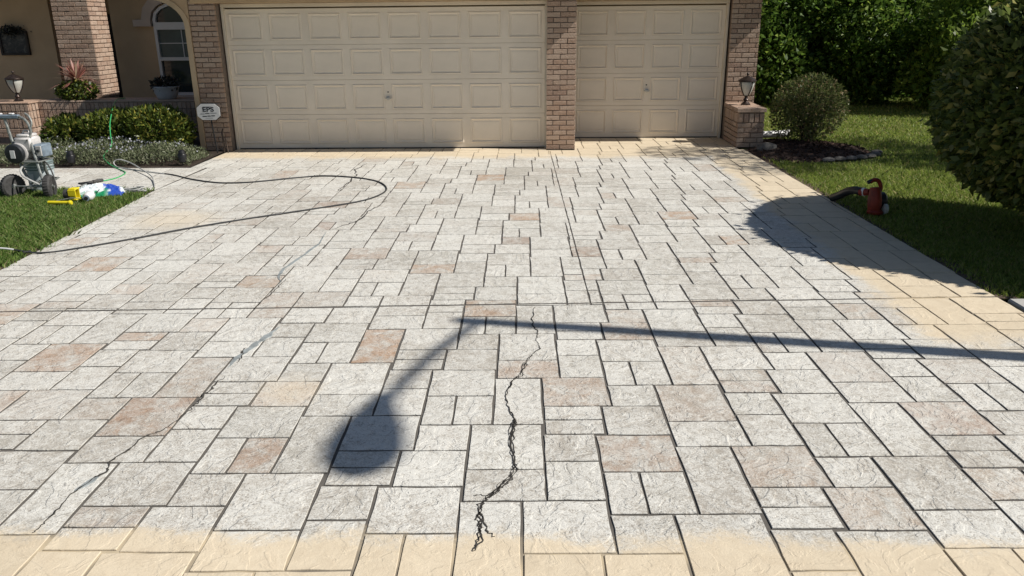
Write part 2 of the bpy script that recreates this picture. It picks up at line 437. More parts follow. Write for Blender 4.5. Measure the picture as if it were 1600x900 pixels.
def leaf_quads(P, D, size, rng, aspect=0.5, spread=0.9, fold=0.12):
    """pointed leaves at points P growing roughly along D"""
    n = len(P)
    d = unit(D + rng.normal(0, spread, (n, 3)))
    s = unit(np.cross(d, rng.normal(0, 1, (n, 3)))); nn = np.cross(s, d)
    L = (size * rng.uniform(0.65, 1.3, n))[:, None]
    W = L * aspect * 0.5
    a = P; t = P + d * L - nn * L * 0.15; m = P + d * L * 0.48
    l = m + s * W + nn * L * fold; r = m - s * W + nn * L * fold
    V = np.stack([a, r, t, l], 1).reshape(-1, 3)
    F = np.arange(4 * n).reshape(n, 4)
    return V, F

def blob_points(n, c, r, rng, shell=0.35, lumps=14, lump=0.22, flat=None):
    """points in the outer shell of a lumpy ellipsoid and their outward directions"""
    dirs = unit(rng.normal(0, 1, (n, 3)))
    lc = unit(rng.normal(0, 1, (lumps, 3))); la = rng.uniform(-0.6, 1.0, lumps)
    k = np.zeros(n)
    for q in range(lumps):
        k += la[q] * np.exp(-(1 - dirs @ lc[q]) * 9.0)
    R = 1 + lump * k - shell * rng.random(n) ** 1.6
    R = R + (rng.random(n) < .035) * rng.uniform(0, .13, n)
    P = np.asarray(c) + dirs * R[:, None] * np.asarray(r)
    if flat is not None:
        keep = P[:, 2] > flat
        P, dirs = P[keep], dirs[keep]
    return P, dirs

# ------------------------------------------------------------------ ground and paving
MB().raw([(-600, -600, -0.06), (600, -600, -0.06), (600, 600, -0.06), (-600, 600, -0.06)], [(0, 1, 2, 3)]).build('ground', 'soil')['kind'] = 'structure'
MB().raw([(-12, -1.5, -0.02), (-4.40, -1.5, -0.02), (-4.40, 6.0, -0.02), (-4.62, 9.27, -0.02), (-12, 9.32, -0.02)], [(0, 1, 2, 3, 4)]).build('lawn', 'lawn_base')['kind'] = 'structure'
MB().raw([(3.27, 5.40, -0.02), (30, 5.40, -0.02), (30, 40, -0.02), (3.45, 40, -0.02), (3.45, 13.6, -0.02), (3.10, 12.3, -0.02)], [(0, 1, 2, 3, 4, 5)]).build('side_lawn', 'lawn_base')['kind'] = 'structure'
sw = MB().box(3.30, 30, 3.95, 5.37, -0.10, 0.0, 0.012).build('sidewalk', 'concrete'); sw['kind'] = 'structure'
sw2 = MB().box(-30, -4.42, 3.70, 5.0, -0.10, 0.0, 0.012).build('sidewalk', 'concrete'); sw2['kind'] = 'structure'
MB().raw([(-60, -12, -0.05), (60, -12, -0.05), (60, -1.6, -0.05), (-60, -1.6, -0.05)], [(0, 1, 2, 3)]).build('road', 'asphalt')['kind'] = 'structure'
MB().box(-60, 60, -1.6, -1.42, -0.12, 0.0, 0.015).build('kerb', 'concrete')['kind'] = 'structure'

# driveway: concrete bed at joint depth, with the stamped stones as children
BED = -0.0062
bedm = MB()
for poly in ([(-4.36, -1.4), (3.36, -1.4), (3.25, 5.08), (3.11, 12.215), (-4.86, 12.215), (-4.86, 10.78), (-4.63, 10.78), (-4.63, 9.27), (-4.40, 6.0)],
             [(-4.80, 12.215), (0.11, 12.215), (0.11, 12.46), (-4.80, 12.46)], [(0.53, 12.215), (3.05, 12.215), (3.05, 13.58), (0.53, 13.58)]):
    bedm.raw([(x, y, BED) for x, y in poly], [tuple(range(len(poly)))])
drive = bedm.build('driveway', 'joint'); drive['kind'] = 'structure'
walk = MB().raw([(-11, 9.30, BED), (-4.635, 9.27, BED), (-4.635, 10.78, BED), (-11, 10.86, BED)], [(0, 1, 2, 3)]).build('walkway', 'joint'); walk['kind'] = 'structure'

TH = 0.029
A_ = (0.1169318, 1.1918133); B_ = (0.8560488, -0.7582417); O_ = (0.5256136, 3.0257125)
CELL = [(-.158, .203, .017, .345), (-.158, 0, -.300, .017), (0, .200, -.300, .017), (.200, .457, -.300, .233), (-.161, .094, -.547, -.300),
        (.094, .446, -.714, -.300), (.092, .446, -.959, -.714), (-.218, .092, -.847, -.547), (-.516, -.218, -.690, -.543), (-.516, -.221, -.835, -.690),
        (-.411, -.158, .110, .357), (-.411, -.160, -.198, .110), (-.516, -.161, -.543, -.198)]
JW = 0.0052                                   # half joint
def uv2xy(u, v):
    X = (u - TH * v) / (1 + TH * TH); return X, v + TH * X
def clip(poly, a, b, c):                      # keep a*x+b*y <= c
    out = []
    for i in range(len(poly)):
        p, q = poly[i], poly[(i + 1) % len(poly)]
        dp, dq = a * p[0] + b * p[1] - c, a * q[0] + b * q[1] - c
        if dp <= 0: out.append(p)
        if (dp < 0 < dq) or (dq < 0 < dp):
            t = dp / (dp - dq); out.append((p[0] + t * (q[0] - p[0]), p[1] + t * (q[1] - p[1])))
    return out
def seg_line(p, q, off=0.0):                  # half-plane to the left of p->q, shifted by off
    a, b = q[1] - p[1], -(q[0] - p[0]); n = math.hypot(a, b); a, b = a / n, b / n
    return a, b, a * p[0] + b * p[1] - off
def area(p): return 0.5 * sum(p[i][0] * p[(i + 1) % len(p)][1] - p[(i + 1) % len(p)][0] * p[i][1] for i in range(len(p)))
# regions are convex polygons (counter-clockwise)
REG = [([(-3.88, -1.39), (3.36, -1.39), (3.25, 5.08), (3.115, 12.21), (-4.56, 12.21), (-4.62, 9.20), (-4.40, 6.0)], drive),
       ([(-4.85, 10.79), (-4.565, 10.79), (-4.56, 12.21), (-4.85, 12.21)], drive),
       ([(-4.79, 12.215), (0.10, 12.215), (0.10, 12.45), (-4.79, 12.45)], drive), ([(0.54, 12.215), (3.04, 12.215), (3.04, 13.51), (0.54, 13.51)], drive),
       ([(-11, 9.31), (-4.64, 9.28), (-4.64, 10.775), (-11, 10.85)], walk)]
CUTS = [((-6.0, 4.938), (4.0, 5.438), 0.012, -1e9, 1e9), ((0.158, 12.21), (0.362, 5.25), 0.0045, 5.2, 12.3)]
BROWN = [(590, 540, 1), (780, 485, .8), (762, 487, .8), (225, 650, .9), (405, 710, .6), (100, 557, .9), (452, 612, .6), (1000, 707, .75), (897, 608, .7), (1210, 735, .55), (1490, 650, .9), (1355, 795, .45), (1120, 590, .35),
    (446, 272, .8), (644, 290, .8), (767, 279, 1), (522, 319, .8), (467, 300, .6), (512, 355, .9), (614, 362, .5), (422, 390, .8), (579, 397, .8), (677, 422, .85), (420, 440, .7), (657, 375, .4), (597, 250, .7), (640, 255, .7), (700, 316, .45),
    (821, 340, .9), (808, 377, .9), (920, 395, .9), (907, 434, .6), (926, 435, .7), (947, 304, .6), (962, 356, .6), (1060, 336, 1), (1087, 407, .8), (1149, 375, .9), (1140, 309, .5), (1102, 260, .6), (870, 315, .6), (882, 282, .4),
    (1112, 477, .6), (975, 495, .55), (975, 522, .6), (832, 575, .75), (1070, 565, .35), (1085, 627, .4), (1162, 602, .6), (425, 492, .6), (787, 575, .7), (22, 482, .8), (200, 455, .6), (320, 510, .55), (220, 529, .9), (307, 592, .5),
    (15, 620, .7), (160, 635, .4), (1407, 460, .5), (1397, 472, .45), (1340, 487, .5), (1325, 570, .45), (1487, 570, .35), (170, 807, .4), (382, 717, .8), (140, 415, .9), (332, 372, .7), (217, 454, .7), (130, 379, .7), (347, 345, .6), (300, 322, .6)]
def px2g(x, y):
    d = [_r[k] * (x - 800) / 1234.93 - _u[k] * (y - 450) / 1234.93 + _f[k] for k in range(3)]
    t = -CAM.z / d[2]; return d[0] * t, d[1] * t
BXY = [(*px2g(x, y), s) for x, y, s in BROWN]
def g2px(p):
    v = (p[0] - CAM.x, p[1] - CAM.y, -CAM.z); z = sum(_f[k] * v[k] for k in range(3))
    if z < 0.2: return None
    return 800 + 1234.93 * sum(_r[k] * v[k] for k in range(3)) / z, 450 - 1234.93 * sum(_u[k] * v[k] for k in range(3)) / z

srng = random.Random(11)
def wob_poly(poly, rng, step=0.075, amp=0.0032):
    """the outline with extra points along its sides, each a little off line"""
    out = []
    n = len(poly)
    for i in range(n):
        p, q = poly[i], poly[(i + 1) % n]
        L = math.hypot(q[0] - p[0], q[1] - p[1]); k = max(1, min(4, int(L / step)))
        if L < 1e-4: continue
        nx, ny = (q[1] - p[1]) / L, -(q[0] - p[0]) / L
        for j in range(k):
            t = j / k; a = rng.uniform(-amp, amp)
            out.append((p[0] + t * (q[0] - p[0]) + nx * a, p[1] + t * (q[1] - p[1]) + ny * a))
    return out
def stone_geo(poly, rng):
    """counter-clockwise outline -> chamfered stone standing in its joint"""
    o = wob_poly(poly, rng); n = len(o)
    cx, cy = sum(p[0] for p in o) / n, sum(p[1] for p in o) / n
    def shrink(d):
        r = []
        for p in o:
            L = math.hypot(p[0] - cx, p[1] - cy); k = max(0.2, (L - d) / L) if L > 1e-6 else 1
            r.append((cx + (p[0] - cx) * k, cy + (p[1] - cy) * k))
        return r
    top = shrink(0.0034); mid = shrink(0.0012)
    v = [(x, y, 0.0) for x, y in top] + [(x, y, -0.0026) for x, y in mid] + [(x, y, BED - 0.002) for x, y in o]
    f = [tuple(range(n))]
    for a in (0, n):
        for i in range(n):
            j = (i + 1) % n; f.append((a + i, a + n + i, a + n + j, a + j))
    return v, f
PROTO = {}
def proto(k):
    if k not in PROTO:
        u0, u1, v0, v1 = CELL[k]
        hu, hv = (u1 - u0) / 2 - JW, (v1 - v0) / 2 - JW
        v, f = stone_geo([(-hu, -hv), (hu, -hv), (hu, hv), (-hu, hv)], random.Random(100 + k))
        me = bpy.data.meshes.new('stamped_stone'); me.from_pydata(v, [], f); me.update(); me.materials.append(MT['stone'])
        PROTO[k] = me
    return PROTO[k]
ROT = math.atan(TH)
stones = []      # (projected area, parent, kind, data, tint)
for j in range(-16, 8):
    for i in range(-16, 22):
        for k, (u0, u1, v0, v1) in enumerate(CELL):
            ou, ov = O_[0] + i * A_[0] + j * B_[0], O_[1] + i * A_[1] + j * B_[1]
            c = uv2xy(ou + (u0 + u1) / 2, ov + (v0 + v1) / 2)
            if not (-11.3 < c[0] < 3.7 and -1.8 < c[1] < 13.8): continue
            full = [uv2xy(ou + a, ov + b) for a, b in ((u0 + JW, v0 + JW), (u1 - JW, v0 + JW), (u1 - JW, v1 - JW), (u0 + JW, v1 - JW))]
            tint = srng.uniform(0, 0.12); hue = srng.random(); br = srng.random()
            if srng.random() < 0.05: tint = srng.uniform(0.2, 0.4)
            for bx, by, s in BXY:
                q = full
                if min(p[0] for p in q) - .004 < bx < max(p[0] for p in q) + .004 and min(p[1] for p in q) - .004 < by < max(p[1] for p in q) + .004: tint = s * 0.95
            for reg, par in REG:
                pl = full
                for e in range(len(reg)):
                    pl = clip(pl, *seg_line(reg[e], reg[(e + 1) % len(reg)]))
                    if len(pl) < 3: break
                if len(pl) < 3 or area(pl) < 0.0012: continue
                pieces = [pl]
                if par is drive:
                    for p, q, hw, y0, y1 in CUTS:
                        if not (y0 < c[1] < y1): continue
                        nxt = []
                        for pp in pieces:
                            for a_, b_ in ((p, q), (q, p)):
                                cc = clip(pp, *seg_line(a_, b_, hw))
                                if len(cc) >= 3 and area(cc) > 0.0006: nxt.append(cc)
                        pieces = nxt
                for pp in pieces:
                    whole = abs(area(pp) - area(full)) < 1e-5
                    g = [g2px(p) for p in pp]
                    pa = 0.0
                    if all(g):
                        mx, my = sum(p[0] for p in g) / len(g), sum(p[1] for p in g) / len(g)
                        if -40 < mx < 1640 and my < 930: pa = abs(area(g))
                    stones.append((pa, par, k if whole else None, c if whole else pp, (tint, br, hue)))
for par, nm in ((drive, 'driveway'), (walk, 'walkway')):
    L = sorted([s for s in stones if s[1] is par], key=lambda s: -s[0])
    keep, rest = L[:298], L[298:]
    if par is walk: keep, rest = [s for s in L if s[0] > 45], [s for s in L if s[0] <= 45]
    for pa, _, k, dat, tc in keep:
        if k is not None:
            o = inst('stamped_stone', proto(k), par, (dat[0], dat[1], srng.uniform(-.0015, .0015)), rz=ROT)
        else:
            cx, cy = sum(p[0] for p in dat) / len(dat), sum(p[1] for p in dat) / len(dat)
            v, f = stone_geo([(p[0] - cx, p[1] - cy) for p in dat], srng)
            me = bpy.data.meshes.new('stamped_stone'); me.from_pydata(v, [], f); me.update(); me.materials.append(MT['stone'])
            o = inst('stamped_stone', me, par, (cx, cy, srng.uniform(-.0015, .0015)))
        o.color = (*tc, 1.0)
    V, F, C = [], [], []
    for pa, _, k, dat, tc in rest:
        if k is not None:
            u0, u1, v0, v1 = CELL[k]; hu, hv = (u1 - u0) / 2 - JW, (v1 - v0) / 2 - JW
            cs, sn = math.cos(ROT), math.sin(ROT)
            pl = [(dat[0] + cs * a - sn * b, dat[1] + sn * a + cs * b) for a, b in ((-hu, -hv), (hu, -hv), (hu, hv), (-hu, hv))]
        else: pl = dat
        v, f = stone_geo(pl, srng); o0 = len(V); dz = srng.uniform(-.0015, .0015)
        V += [(a, b, c_ + dz) for a, b, c_ in v]; F += [tuple(q + o0 for q in ff) for ff in f]; C += [(*tc, 1.0)] * len(v)
    me = bpy.data.meshes.new('stamped_stones'); me.from_pydata(V, [], F); me.update(); me.materials.append(MT['stone_attr'])
    at = me.color_attributes.new('tint', 'FLOAT_COLOR', 'POINT'); at.data.foreach_set('color', np.array(C, np.float32).ravel())
    o = bpy.data.objects.new('stamped_stones', me); COL.objects.link(o); o.parent = par; o['kind'] = 'stuff'

MB().raw([(-4.48, 4.9, -.012), (-4.385, 4.9, -.012), (-4.405, 6.0, -.012), (-4.625, 9.27, -.012), (-4.72, 9.27, -.012), (-4.50, 6.0, -.012)], [(0, 1, 2, 5), (5, 2, 3, 4)]).build('soil_edge', 'edge_soil', None)['kind'] = 'structure'
MB().raw([(3.25, 5.40, -.012), (3.40, 5.40, -.012), (3.21, 12.2, -.012), (3.12, 12.2, -.012)], [(0, 1, 2, 3)]).build('soil_edge', 'edge_soil', None)['kind'] = 'structure'
# cracks and repairs
def ribbon(name, pts, w0, mat, parent, z=0.003, sub=5, jit=0.008, seed=1, taper=True, wj=0.6):
    rng = random.Random(seed); P = []
    for i in range(len(pts) - 1):
        for s in range(sub):
            t = s / sub; j = jit if (i or s) else 0
            P.append(Vector((pts[i][0] + t * (pts[i + 1][0] - pts[i][0]) + rng.uniform(-j, j), pts[i][1] + t * (pts[i + 1][1] - pts[i][1]) + rng.uniform(-j, j), 0)))
    P.append(Vector((*pts[-1], 0)))
    mb = MB(); n = len(P); v = []
    for i, p in enumerate(P):
        d = (P[min(i + 1, n - 1)] - P[max(i - 1, 0)]); d = d.normalized() if d.length > 0 else Vector((0, 1, 0)); s = Vector((d.y, -d.x, 0))
        ww = w0 * (1 + rng.uniform(-wj, wj)) * (min(1, 4.0 * min(i + 0.3, n - 1 - i + 0.3) / n) if taper else 1) * 0.5
        v += [tuple(p + s * ww + Vector((0, 0, z))), tuple(p - s * ww + Vector((0, 0, z))), tuple(p + s * ww * 1.3 + Vector((0, 0, -0.004))), tuple(p - s * ww * 1.3 + Vector((0, 0, -0.004)))]
    f = []
    for i in range(n - 1):
        a, b = 4 * i, 4 * i + 4
        f += [(a, b, b + 1, a + 1), (a + 2, b + 2, b, a), (a + 1, b + 1, b + 3, a + 3)]
    return mb.raw(v, f).build(name, mat, parent)
C1 = [(-0.029, 5.165), (-0.049, 4.953), (-0.040, 4.801), (-0.006, 4.711), (-0.018, 4.561), (0.002, 4.429), (-0.058, 4.303), (-0.083, 4.166), (-0.113, 4.036), (-0.140, 4.002), (-0.178, 3.795), (-0.155, 3.635), (-0.123, 3.532), (-0.124, 3.486), (-0.137, 3.310), (-0.107, 3.111), (-0.114, 3.057), (-0.137, 2.989), (-0.181, 2.880), (-0.214, 2.842), (-0.237, 2.786), (-0.242, 2.706), (-0.227, 2.635), (-0.238, 2.554), (-0.250, 2.488)]
def strands(pts, w, n, spread, seed):
    rr = random.Random(seed)
    for q in range(n):
        a = 0 if q == 0 else rr.randint(0, max(0, len(pts) - 3)); b = len(pts) if q == 0 else min(len(pts), a + rr.randint(3, 5))
        o = 0 if q == 0 else spread
        P = [(x + rr.uniform(-o, o), y + rr.uniform(-o, o) * .4) for x, y in pts[a:b]]
        if q: P[0], P[-1] = pts[a], pts[b - 1]
        ribbon('crack', P, w * (1 if q == 0 else rr.uniform(.5, .9)), 'crack', drive, seed=seed * 10 + q, jit=.007, wj=.9, sub=6)
strands(C1[:5], .0042, 1, .01, 3)
strands(C1[3:15], .0052, 5, .020, 4)
strands(C1[12:17], .0045, 5, .018, 5)
strands(C1[15:], .0065, 8, .024, 6)
ribbon('crack', [(-0.24, 2.74), (-0.215, 2.66), (-0.20, 2.60), (-0.17, 2.58)], 0.006, 'crack', drive, seed=10, wj=0.9, jit=0.008)
ribbon('crack', [(-0.155, 2.97), (-0.20, 2.87), (-0.255, 2.855), (-.275, 2.86)], 0.005, 'crack', drive, seed=9, wj=0.9, jit=0.008)
ribbon('crack', [(-2.435, 11.096), (-2.487, 10.588), (-2.391, 10.120), (-2.369, 9.488), (-2.393, 9.106)], 0.012, 'crack', drive, seed=21, jit=0.02)
ribbon('crack', [(-1.70, 8.62), (-1.76, 8.30), (-1.808, 8.109), (-1.817, 7.686), (-1.904, 7.503), (-1.993, 7.352)], 0.012, 'crack', drive, seed=22, jit=0.014)
ribbon('crack', [(-1.976, 5.80), (-1.963, 5.66), (-1.975, 5.50), (-1.99, 5.29), (-1.985, 5.13)], 0.007, 'crack', drive, seed=23, jit=0.012)
ribbon('crack', [(-1.80, 4.42), (-1.785, 4.32), (-1.775, 4.20)], 0.009, 'crack', drive, seed=24, jit=0.014, wj=.9)
ribbon('crack', [(-1.775, 4.02), (-1.785, 3.90), (-1.80, 3.80), (-1.79, 3.70), (-1.800, 3.60)], 0.008, 'crack', drive, seed=25, jit=0.012, wj=0.9)
ribbon('crack', [(-1.800, 3.61), (-1.834, 3.441), (-1.865, 3.370), (-1.910, 3.313), (-1.928, 3.210), (-1.954, 3.096), (-1.929, 3.010), (-1.962, 2.938), (-1.988, 2.810), (-1.975, 2.696), (-1.979, 2.614), (-1.989, 2.568)], 0.0065, 'crack', drive, seed=26, jit=0.007, wj=0.8)
ribbon('crack_filler', [(-2.03, 7.25), (-1.985, 6.84), (-2.028, 6.392), (-2.074, 6.062), (-2.052, 5.858), (-1.99, 5.72)], 0.022, 'filler', drive, z=0.0026, seed=31, jit=0.004, wj=0.3)
ribbon('crack_filler', [(-1.70, 4.78), (-1.735, 4.62), (-1.775, 4.42), (-1.80, 4.25), (-1.80, 4.12)], 0.036, 'filler', drive, z=0.0026, seed=32, jit=0.006, wj=0.4)
ribbon('crack_filler', [(-1.945, 2.985), (-1.962, 2.92), (-1.985, 2.86)], 0.026, 'filler', drive, z=0.0026, seed=33, jit=0.002, wj=0.2)

# ------------------------------------------------------------------ brickwork
BR = []
for s in range(4):
    v, f = cbox(1, 0.05, 0.060, 0.0, 0.0) if False else cbox(1.0, 0.05, 0.062, 0.004, 0.0018, random.Random(40 + s))
    # keep the ends of the unit brick square when it is stretched
    me = bpy.data.meshes.new('brick'); me.from_pydata(v, [], f); me.update(); me.materials.append(MT['brick']); BR.append(me)
v, f = cbox(0.064, 0.05, 1.0, 0.004, 0.0015, random.Random(50))
SOLD = bpy.data.meshes.new('brick'); SOLD.from_pydata(v, [], f); SOLD.update(); SOLD.materials.append(MT['brick'])
brng = random.Random(5)
PITCH, BL, BJ = 0.0745, 0.198, 0.011
def brick_face(parent, p0, dirx, width, z0, z1, soldiers=()):
    """running bond on a face starting at p0 (x,y), going along +x (front) or +y (side); face plane through p0"""
    z = z0; course = 0; side = dirx == 'y'
    def put(me, a, z_, sc):
        jt = brng.uniform(-.002, .002)
        if side: inst('brick', me, parent, (p0[0] - 0.017 + jt, p0[1] + a, z_), sc, rad(90))
        else: inst('brick', me, parent, (p0[0] + a, p0[1] + 0.017 + jt, z_), sc)
    while z + PITCH * 0.6 < z1:
        sol = None
        for s0, s1 in soldiers:
            if abs(z - s0) < 0.02: sol = (s0, s1)
        if sol:
            n = max(1, int(round(width / 0.0745))); pw = width / n
            for q in range(n):
                put(SOLD, (q + .5) * pw, (sol[0] + sol[1]) / 2, (1, 1, sol[1] - sol[0] - BJ))
            z = sol[1]; continue
        a = 0.0; first = (BL if course % 2 == 0 else BL / 2 - BJ / 2)
        while a < width - 0.03:
            L = min(first, width - a)
            if width - (a + L) < 0.045: L = width - a
            put(brng.choice(BR), a + L / 2, z + PITCH / 2 - 0.002, (L - 0.001, 1, brng.uniform(.985, 1.015)))
            a += L + BJ; first = BL
        z += PITCH; course += 1

# ------------------------------------------------------------------ house
house = root('house', (-0.65, 13.0, 0), 'house front with two cream garage doors between brown brick pillars and a shaded beige porch', 'house')
YF = 12.22
ZT = 2.60
def pillar(name, x0, x1, yf, yb, z0=0.0, z1=ZT):
    return MB().box(x0 + .012, x1 - .012, yf + .012, yb, z0, z1).build(name, 'mortar', house)
pm = pillar('brick_pillar', 0.105, 0.545, YF + 0.04, 13.62); brick_face(pm, (0.105, YF + 0.04), 'x', 0.44, 0.0, 2.26)
pl = pillar('brick_pillar', -5.19, -4.80, YF + 0.02, 14.2); brick_face(pl, (-5.19, YF + 0.02), 'x', 0.385, 0.0, 2.28)
prt = pillar('brick_pillar', 3.035, 3.49, 13.30, 14.6); brick_face(prt, (3.035, 13.30), 'x', 0.455, 0.55, 2.25)
pc = MB().box(-8.18 + .012, -7.56 - .012, 13.8 + .012, 14.36, 0.3, 2.75).build('porch_column', 'mortar', house)
brick_face(pc, (-8.18, 13.8), 'x', 0.62, 0.70, 2.40)
brick_face(pc, (-7.56, 13.8), 'y', 0.56, 0.70, 2.40)

# garage doors ------------------------------------------------------
DOOR_P = {}
def panel_mesh(wd, ht):
    """raised panel: stepped moulding frame round a flat field"""
    rings = [(0.0, 0.0), (0.010, 0.009), (0.020, 0.009), (0.034, -0.009), (0.050, -0.009), (0.060, -0.003)]
    v = []; f = []
    for ins, dy in rings:
        v += [(-wd / 2 + ins, -dy if False else dy * -1, -ht / 2 + ins), (wd / 2 - ins, -dy, -ht / 2 + ins), (wd / 2 - ins, -dy, ht / 2 - ins), (-wd / 2 + ins, -dy, ht / 2 - ins)]
    for r in range(len(rings) - 1):
        for k in range(4):
            k2 = (k + 1) % 4; f.append((r * 4 + k, r * 4 + k2, r * 4 + 4 + k2, r * 4 + 4 + k))
    e = 4 * (len(rings) - 1); f.append((e, e + 1, e + 2, e + 3))
    me = bpy.data.meshes.new('door_panel'); me.from_pydata(v, [], f); me.update(); me.materials.append(MT['door']); return me
def garage_door(x0, x1, y, ncol, hx, panels_skew=0):
    H = 2.10
    d = MB().box(x0, x1, y + 0.022, y + 0.06, 0.012, H).build('garage_door', 'door', house)
    W = x1 - x0; sh = (H - 0.014) / 4; pw, ph = 0.50, 0.385
    pt = W / ncol
    if pw not in DOOR_P: DOOR_P[pw] = panel_mesh(pw, ph)
    for r in range(4):
        za, zb = 0.014 + r * sh, 0.014 + (r + 1) * sh - 0.003
        # section face with an opening for each panel
        mb = MB(); zc = (za + zb) / 2
        xs = [x0]
        for c in range(ncol):
            xc = x0 + (c + .5) * pt; xs += [xc - pw / 2, xc + pw / 2]
        xs.append(x1)
        mb.box(x0, x1, y, y + .03, za, zc - ph / 2, 0.003); mb.box(x0, x1, y, y + .03, zc + ph / 2, zb, 0.003)
        for q in range(0, len(xs), 2): mb.box(xs[q], xs[q + 1], y, y + .03, zc - ph / 2 - .002, zc + ph / 2 + .002)
        mb.build('door_section', 'door', d)
        for c in range(ncol):
            inst('door_panel', DOOR_P[pw], d, (x0 + (c + .5) * pt, y + 0.0005, zc))
    MB().box(x0, x1, y - .002, y + .05, 0.0, 0.0135, 0.003).build('bottom_seal', 'rubber', d)
    # lift handle and keyhole
    h = MB(); hz = 0.014 + sh * 1.5 - 0.02
    h.lathe([(0.012, 0), (0.03, 0.004), (0.03, 0.010), (0.012, 0.022), (0.010, 0.04)], 12, (hx, y - 0.04, hz), 'y')
    h.box(hx - 0.045, hx + 0.045, y - .045, y - .030, hz - 0.012, hz + 0.010, 0.004)
    h.build('door_handle', 'chrome', d, True)
    MB().lathe([(0.008, -0.006), (0.011, -0.004), (0.011, 0.004)], 10, (hx - 0.004, y - .002, hz + 0.09), 'y').build('lock', 'dark', d, True)
    return d
garage_door(-4.755, 0.080, 12.475, 8, -2.335)
garage_door(0.565, 2.985, 13.52, 4, 1.77)
def frame(x0, x1, y0, y1, w):
    MB().box(x0, x0 + w, y0, y1, 0.0, 2.118, .004).build('door_jamb', 'door_trim', house)
    MB().box(x1 - w, x1, y0, y1, 0.0, 2.118, .004).build('door_jamb', 'door_trim', house)
    MB().box(x0, x1, y0 - .003, y1, 2.12, 2.175, .004).build('door_head', 'door_trim', house)
frame(-4.79, 0.118, 12.42, 12.54, 0.036)
frame(0.53, 3.022, 13.44, 13.545, 0.036)
MB().box(-5.16, 0.60, YF - .005, 12.60, 2.178, 2.60, .006).build('header', 'header', house)
MB().box(0.556, 3.56, 13.262, 13.60, 2.178, 2.60, .006).build('header', 'header', house)
# garage body behind the doors
MB().box(-5.18, 0.12, 12.56, 20, 0.0, 2.60).build('garage_wall', 'stucco', house)
MB().box(0.13, 3.47, 13.59, 20.01, 0.0, 2.595).build('garage_wall', 'stucco', house)
# arch reveal on the porch side of the brick
arch = [(-5.20, 0.0), (-5.20, 1.86)]
for k in range(1, 9):
    t = rad(90) * k / 8; arch.append((-5.20 - 0.62 * (1 - math.cos(t)), 1.86 + 0.46 * math.sin(t)))
mb = MB(); poly_in = [(x - (0.075 if i < 2 else 0.075 * math.cos(rad(90) * (i - 1) / 8)), z - (0 if i < 2 else 0.075 * math.sin(rad(90) * (i - 1) / 8))) for i, (x, z) in enumerate(arch)]
for i in range(len(arch) - 1):
    mb.prism([poly_in[i], arch[i], arch[i + 1], poly_in[i + 1]], YF - .01, 12.62)
mb.build('arch_trim', 'arch_trim', house)
mb = MB()
for i in range(1, len(arch) - 1):
    mb.prism([arch[i], (arch[i][0], 2.60), (arch[i + 1][0], 2.60), arch[i + 1]], YF + .01, 12.56)
mb.build('arch_wall', 'stucco', house)

# porch walls ---------------------------------------------------------
MB().box(-7.84, -5.18, 15.2, 15.5, 0.0, 2.75).build('porch_wall_face', 'stucco', house)
MB().box(-14.0, -9.25, 15.5, 15.8, 0.0, 2.75).build('porch_wall_face', 'stucco', house)
MB().box(-9.25, -7.84, 16.9, 17.0, 0.0, 2.75).build('entry_back_wall', 'stucco', house)
MB().box(-9.25, -9.15, 15.81, 16.9, 0.0, 2.75).build('entry_side_wall', 'stucco', house)
MB().box(-7.94, -7.845, 15.21, 16.9, 0.0, 2.75).build('entry_side_wall', 'stucco', house)
ed = MB().box(-9.1, -8.1, 16.84, 16.895, 0.02, 2.1, .01).build('entry_door', 'dark', house)
for q in range(2): MB().box(-8.95 + q * .42, -8.65 + q * .42, 16.82, 16.85, 0.3, 1.8, .01).build('door_panel', 'dark', ed)
MB().box(-14, -5.2, 13.3, 17.0, -0.05, 0.10).build('porch_floor', 'concrete', house)
# window
wx0, wx1, wz0 = -7.12, -6.14, 0.62
wc = (wx0 + wx1) / 2
def archpts(x0, x1, zs, rise, n=8):
    c = (x0 + x1) / 2; r = (x1 - x0) / 2
    return [(c + r * math.cos(math.pi * k / n), zs + rise * math.sin(math.pi * k / n)) for k in range(n + 1)]
wf = MB()
for a, b in ((wx0, wx0 + .05), (wx1 - .05, wx1)): wf.box(a, b, 15.13, 15.25, wz0, 1.98)
wf.box(wx0 + .05, wx1 - .05, 15.125, 15.25, 1.80, 1.93); wf.box(wx0 + .05, wx1 - .05, 15.14, 15.25, wz0, wz0 + .05); wf.box(wx0 + .05, wx1 - .05, 15.13, 15.25, 1.25, 1.31)
oa, ia = archpts(wx0, wx1, 1.98, .30), archpts(wx0 + .05, wx1 - .05, 1.98, .25)
for i in range(8): wf.prism([oa[i], oa[i + 1], ia[i + 1], ia[i]], 15.131, 15.25)
win = wf.build('window', 'white_frame', house)
MB().box(wx0 + .05, wx1 - .05, 15.185, 15.198, wz0 + .05, 1.25).build('pane', 'glass', win)
MB().box(wx0 + .05, wx1 - .05, 15.185, 15.198, 1.31, 1.80).build('pane', 'blind', win)
MB().prism([(wx1 - .05, 1.93)] + ia + [(wx0 + .05, 1.93)], 15.185, 15.198).build('pane', 'glass', win)
mb = MB(); mb.box(wc - .008, wc + .008, 15.17, 15.184, 1.31, 1.80); mb.box(wx0 + .05, wc - .008, 15.171, 15.184, 1.55, 1.566); mb.box(wc + .008, wx1 - .05, 15.171, 15.184, 1.55, 1.566)
mb.build('muntin', 'white_frame', win)
MB().box(wx0 - .08, wx1 + .08, 15.08, 15.24, wz0 - .09, wz0, .006).build('window_sill', 'stucco_trim', win)
mb = MB()
oa2 = archpts(wx0 - .20, wx1 + .20, 1.98, .52); ia2 = archpts(wx0 - .03, wx1 + .03, 1.98, .335)
for i in range(8): mb.prism([oa2[i], oa2[i + 1], ia2[i + 1], ia2[i]], 15.10, 15.22)
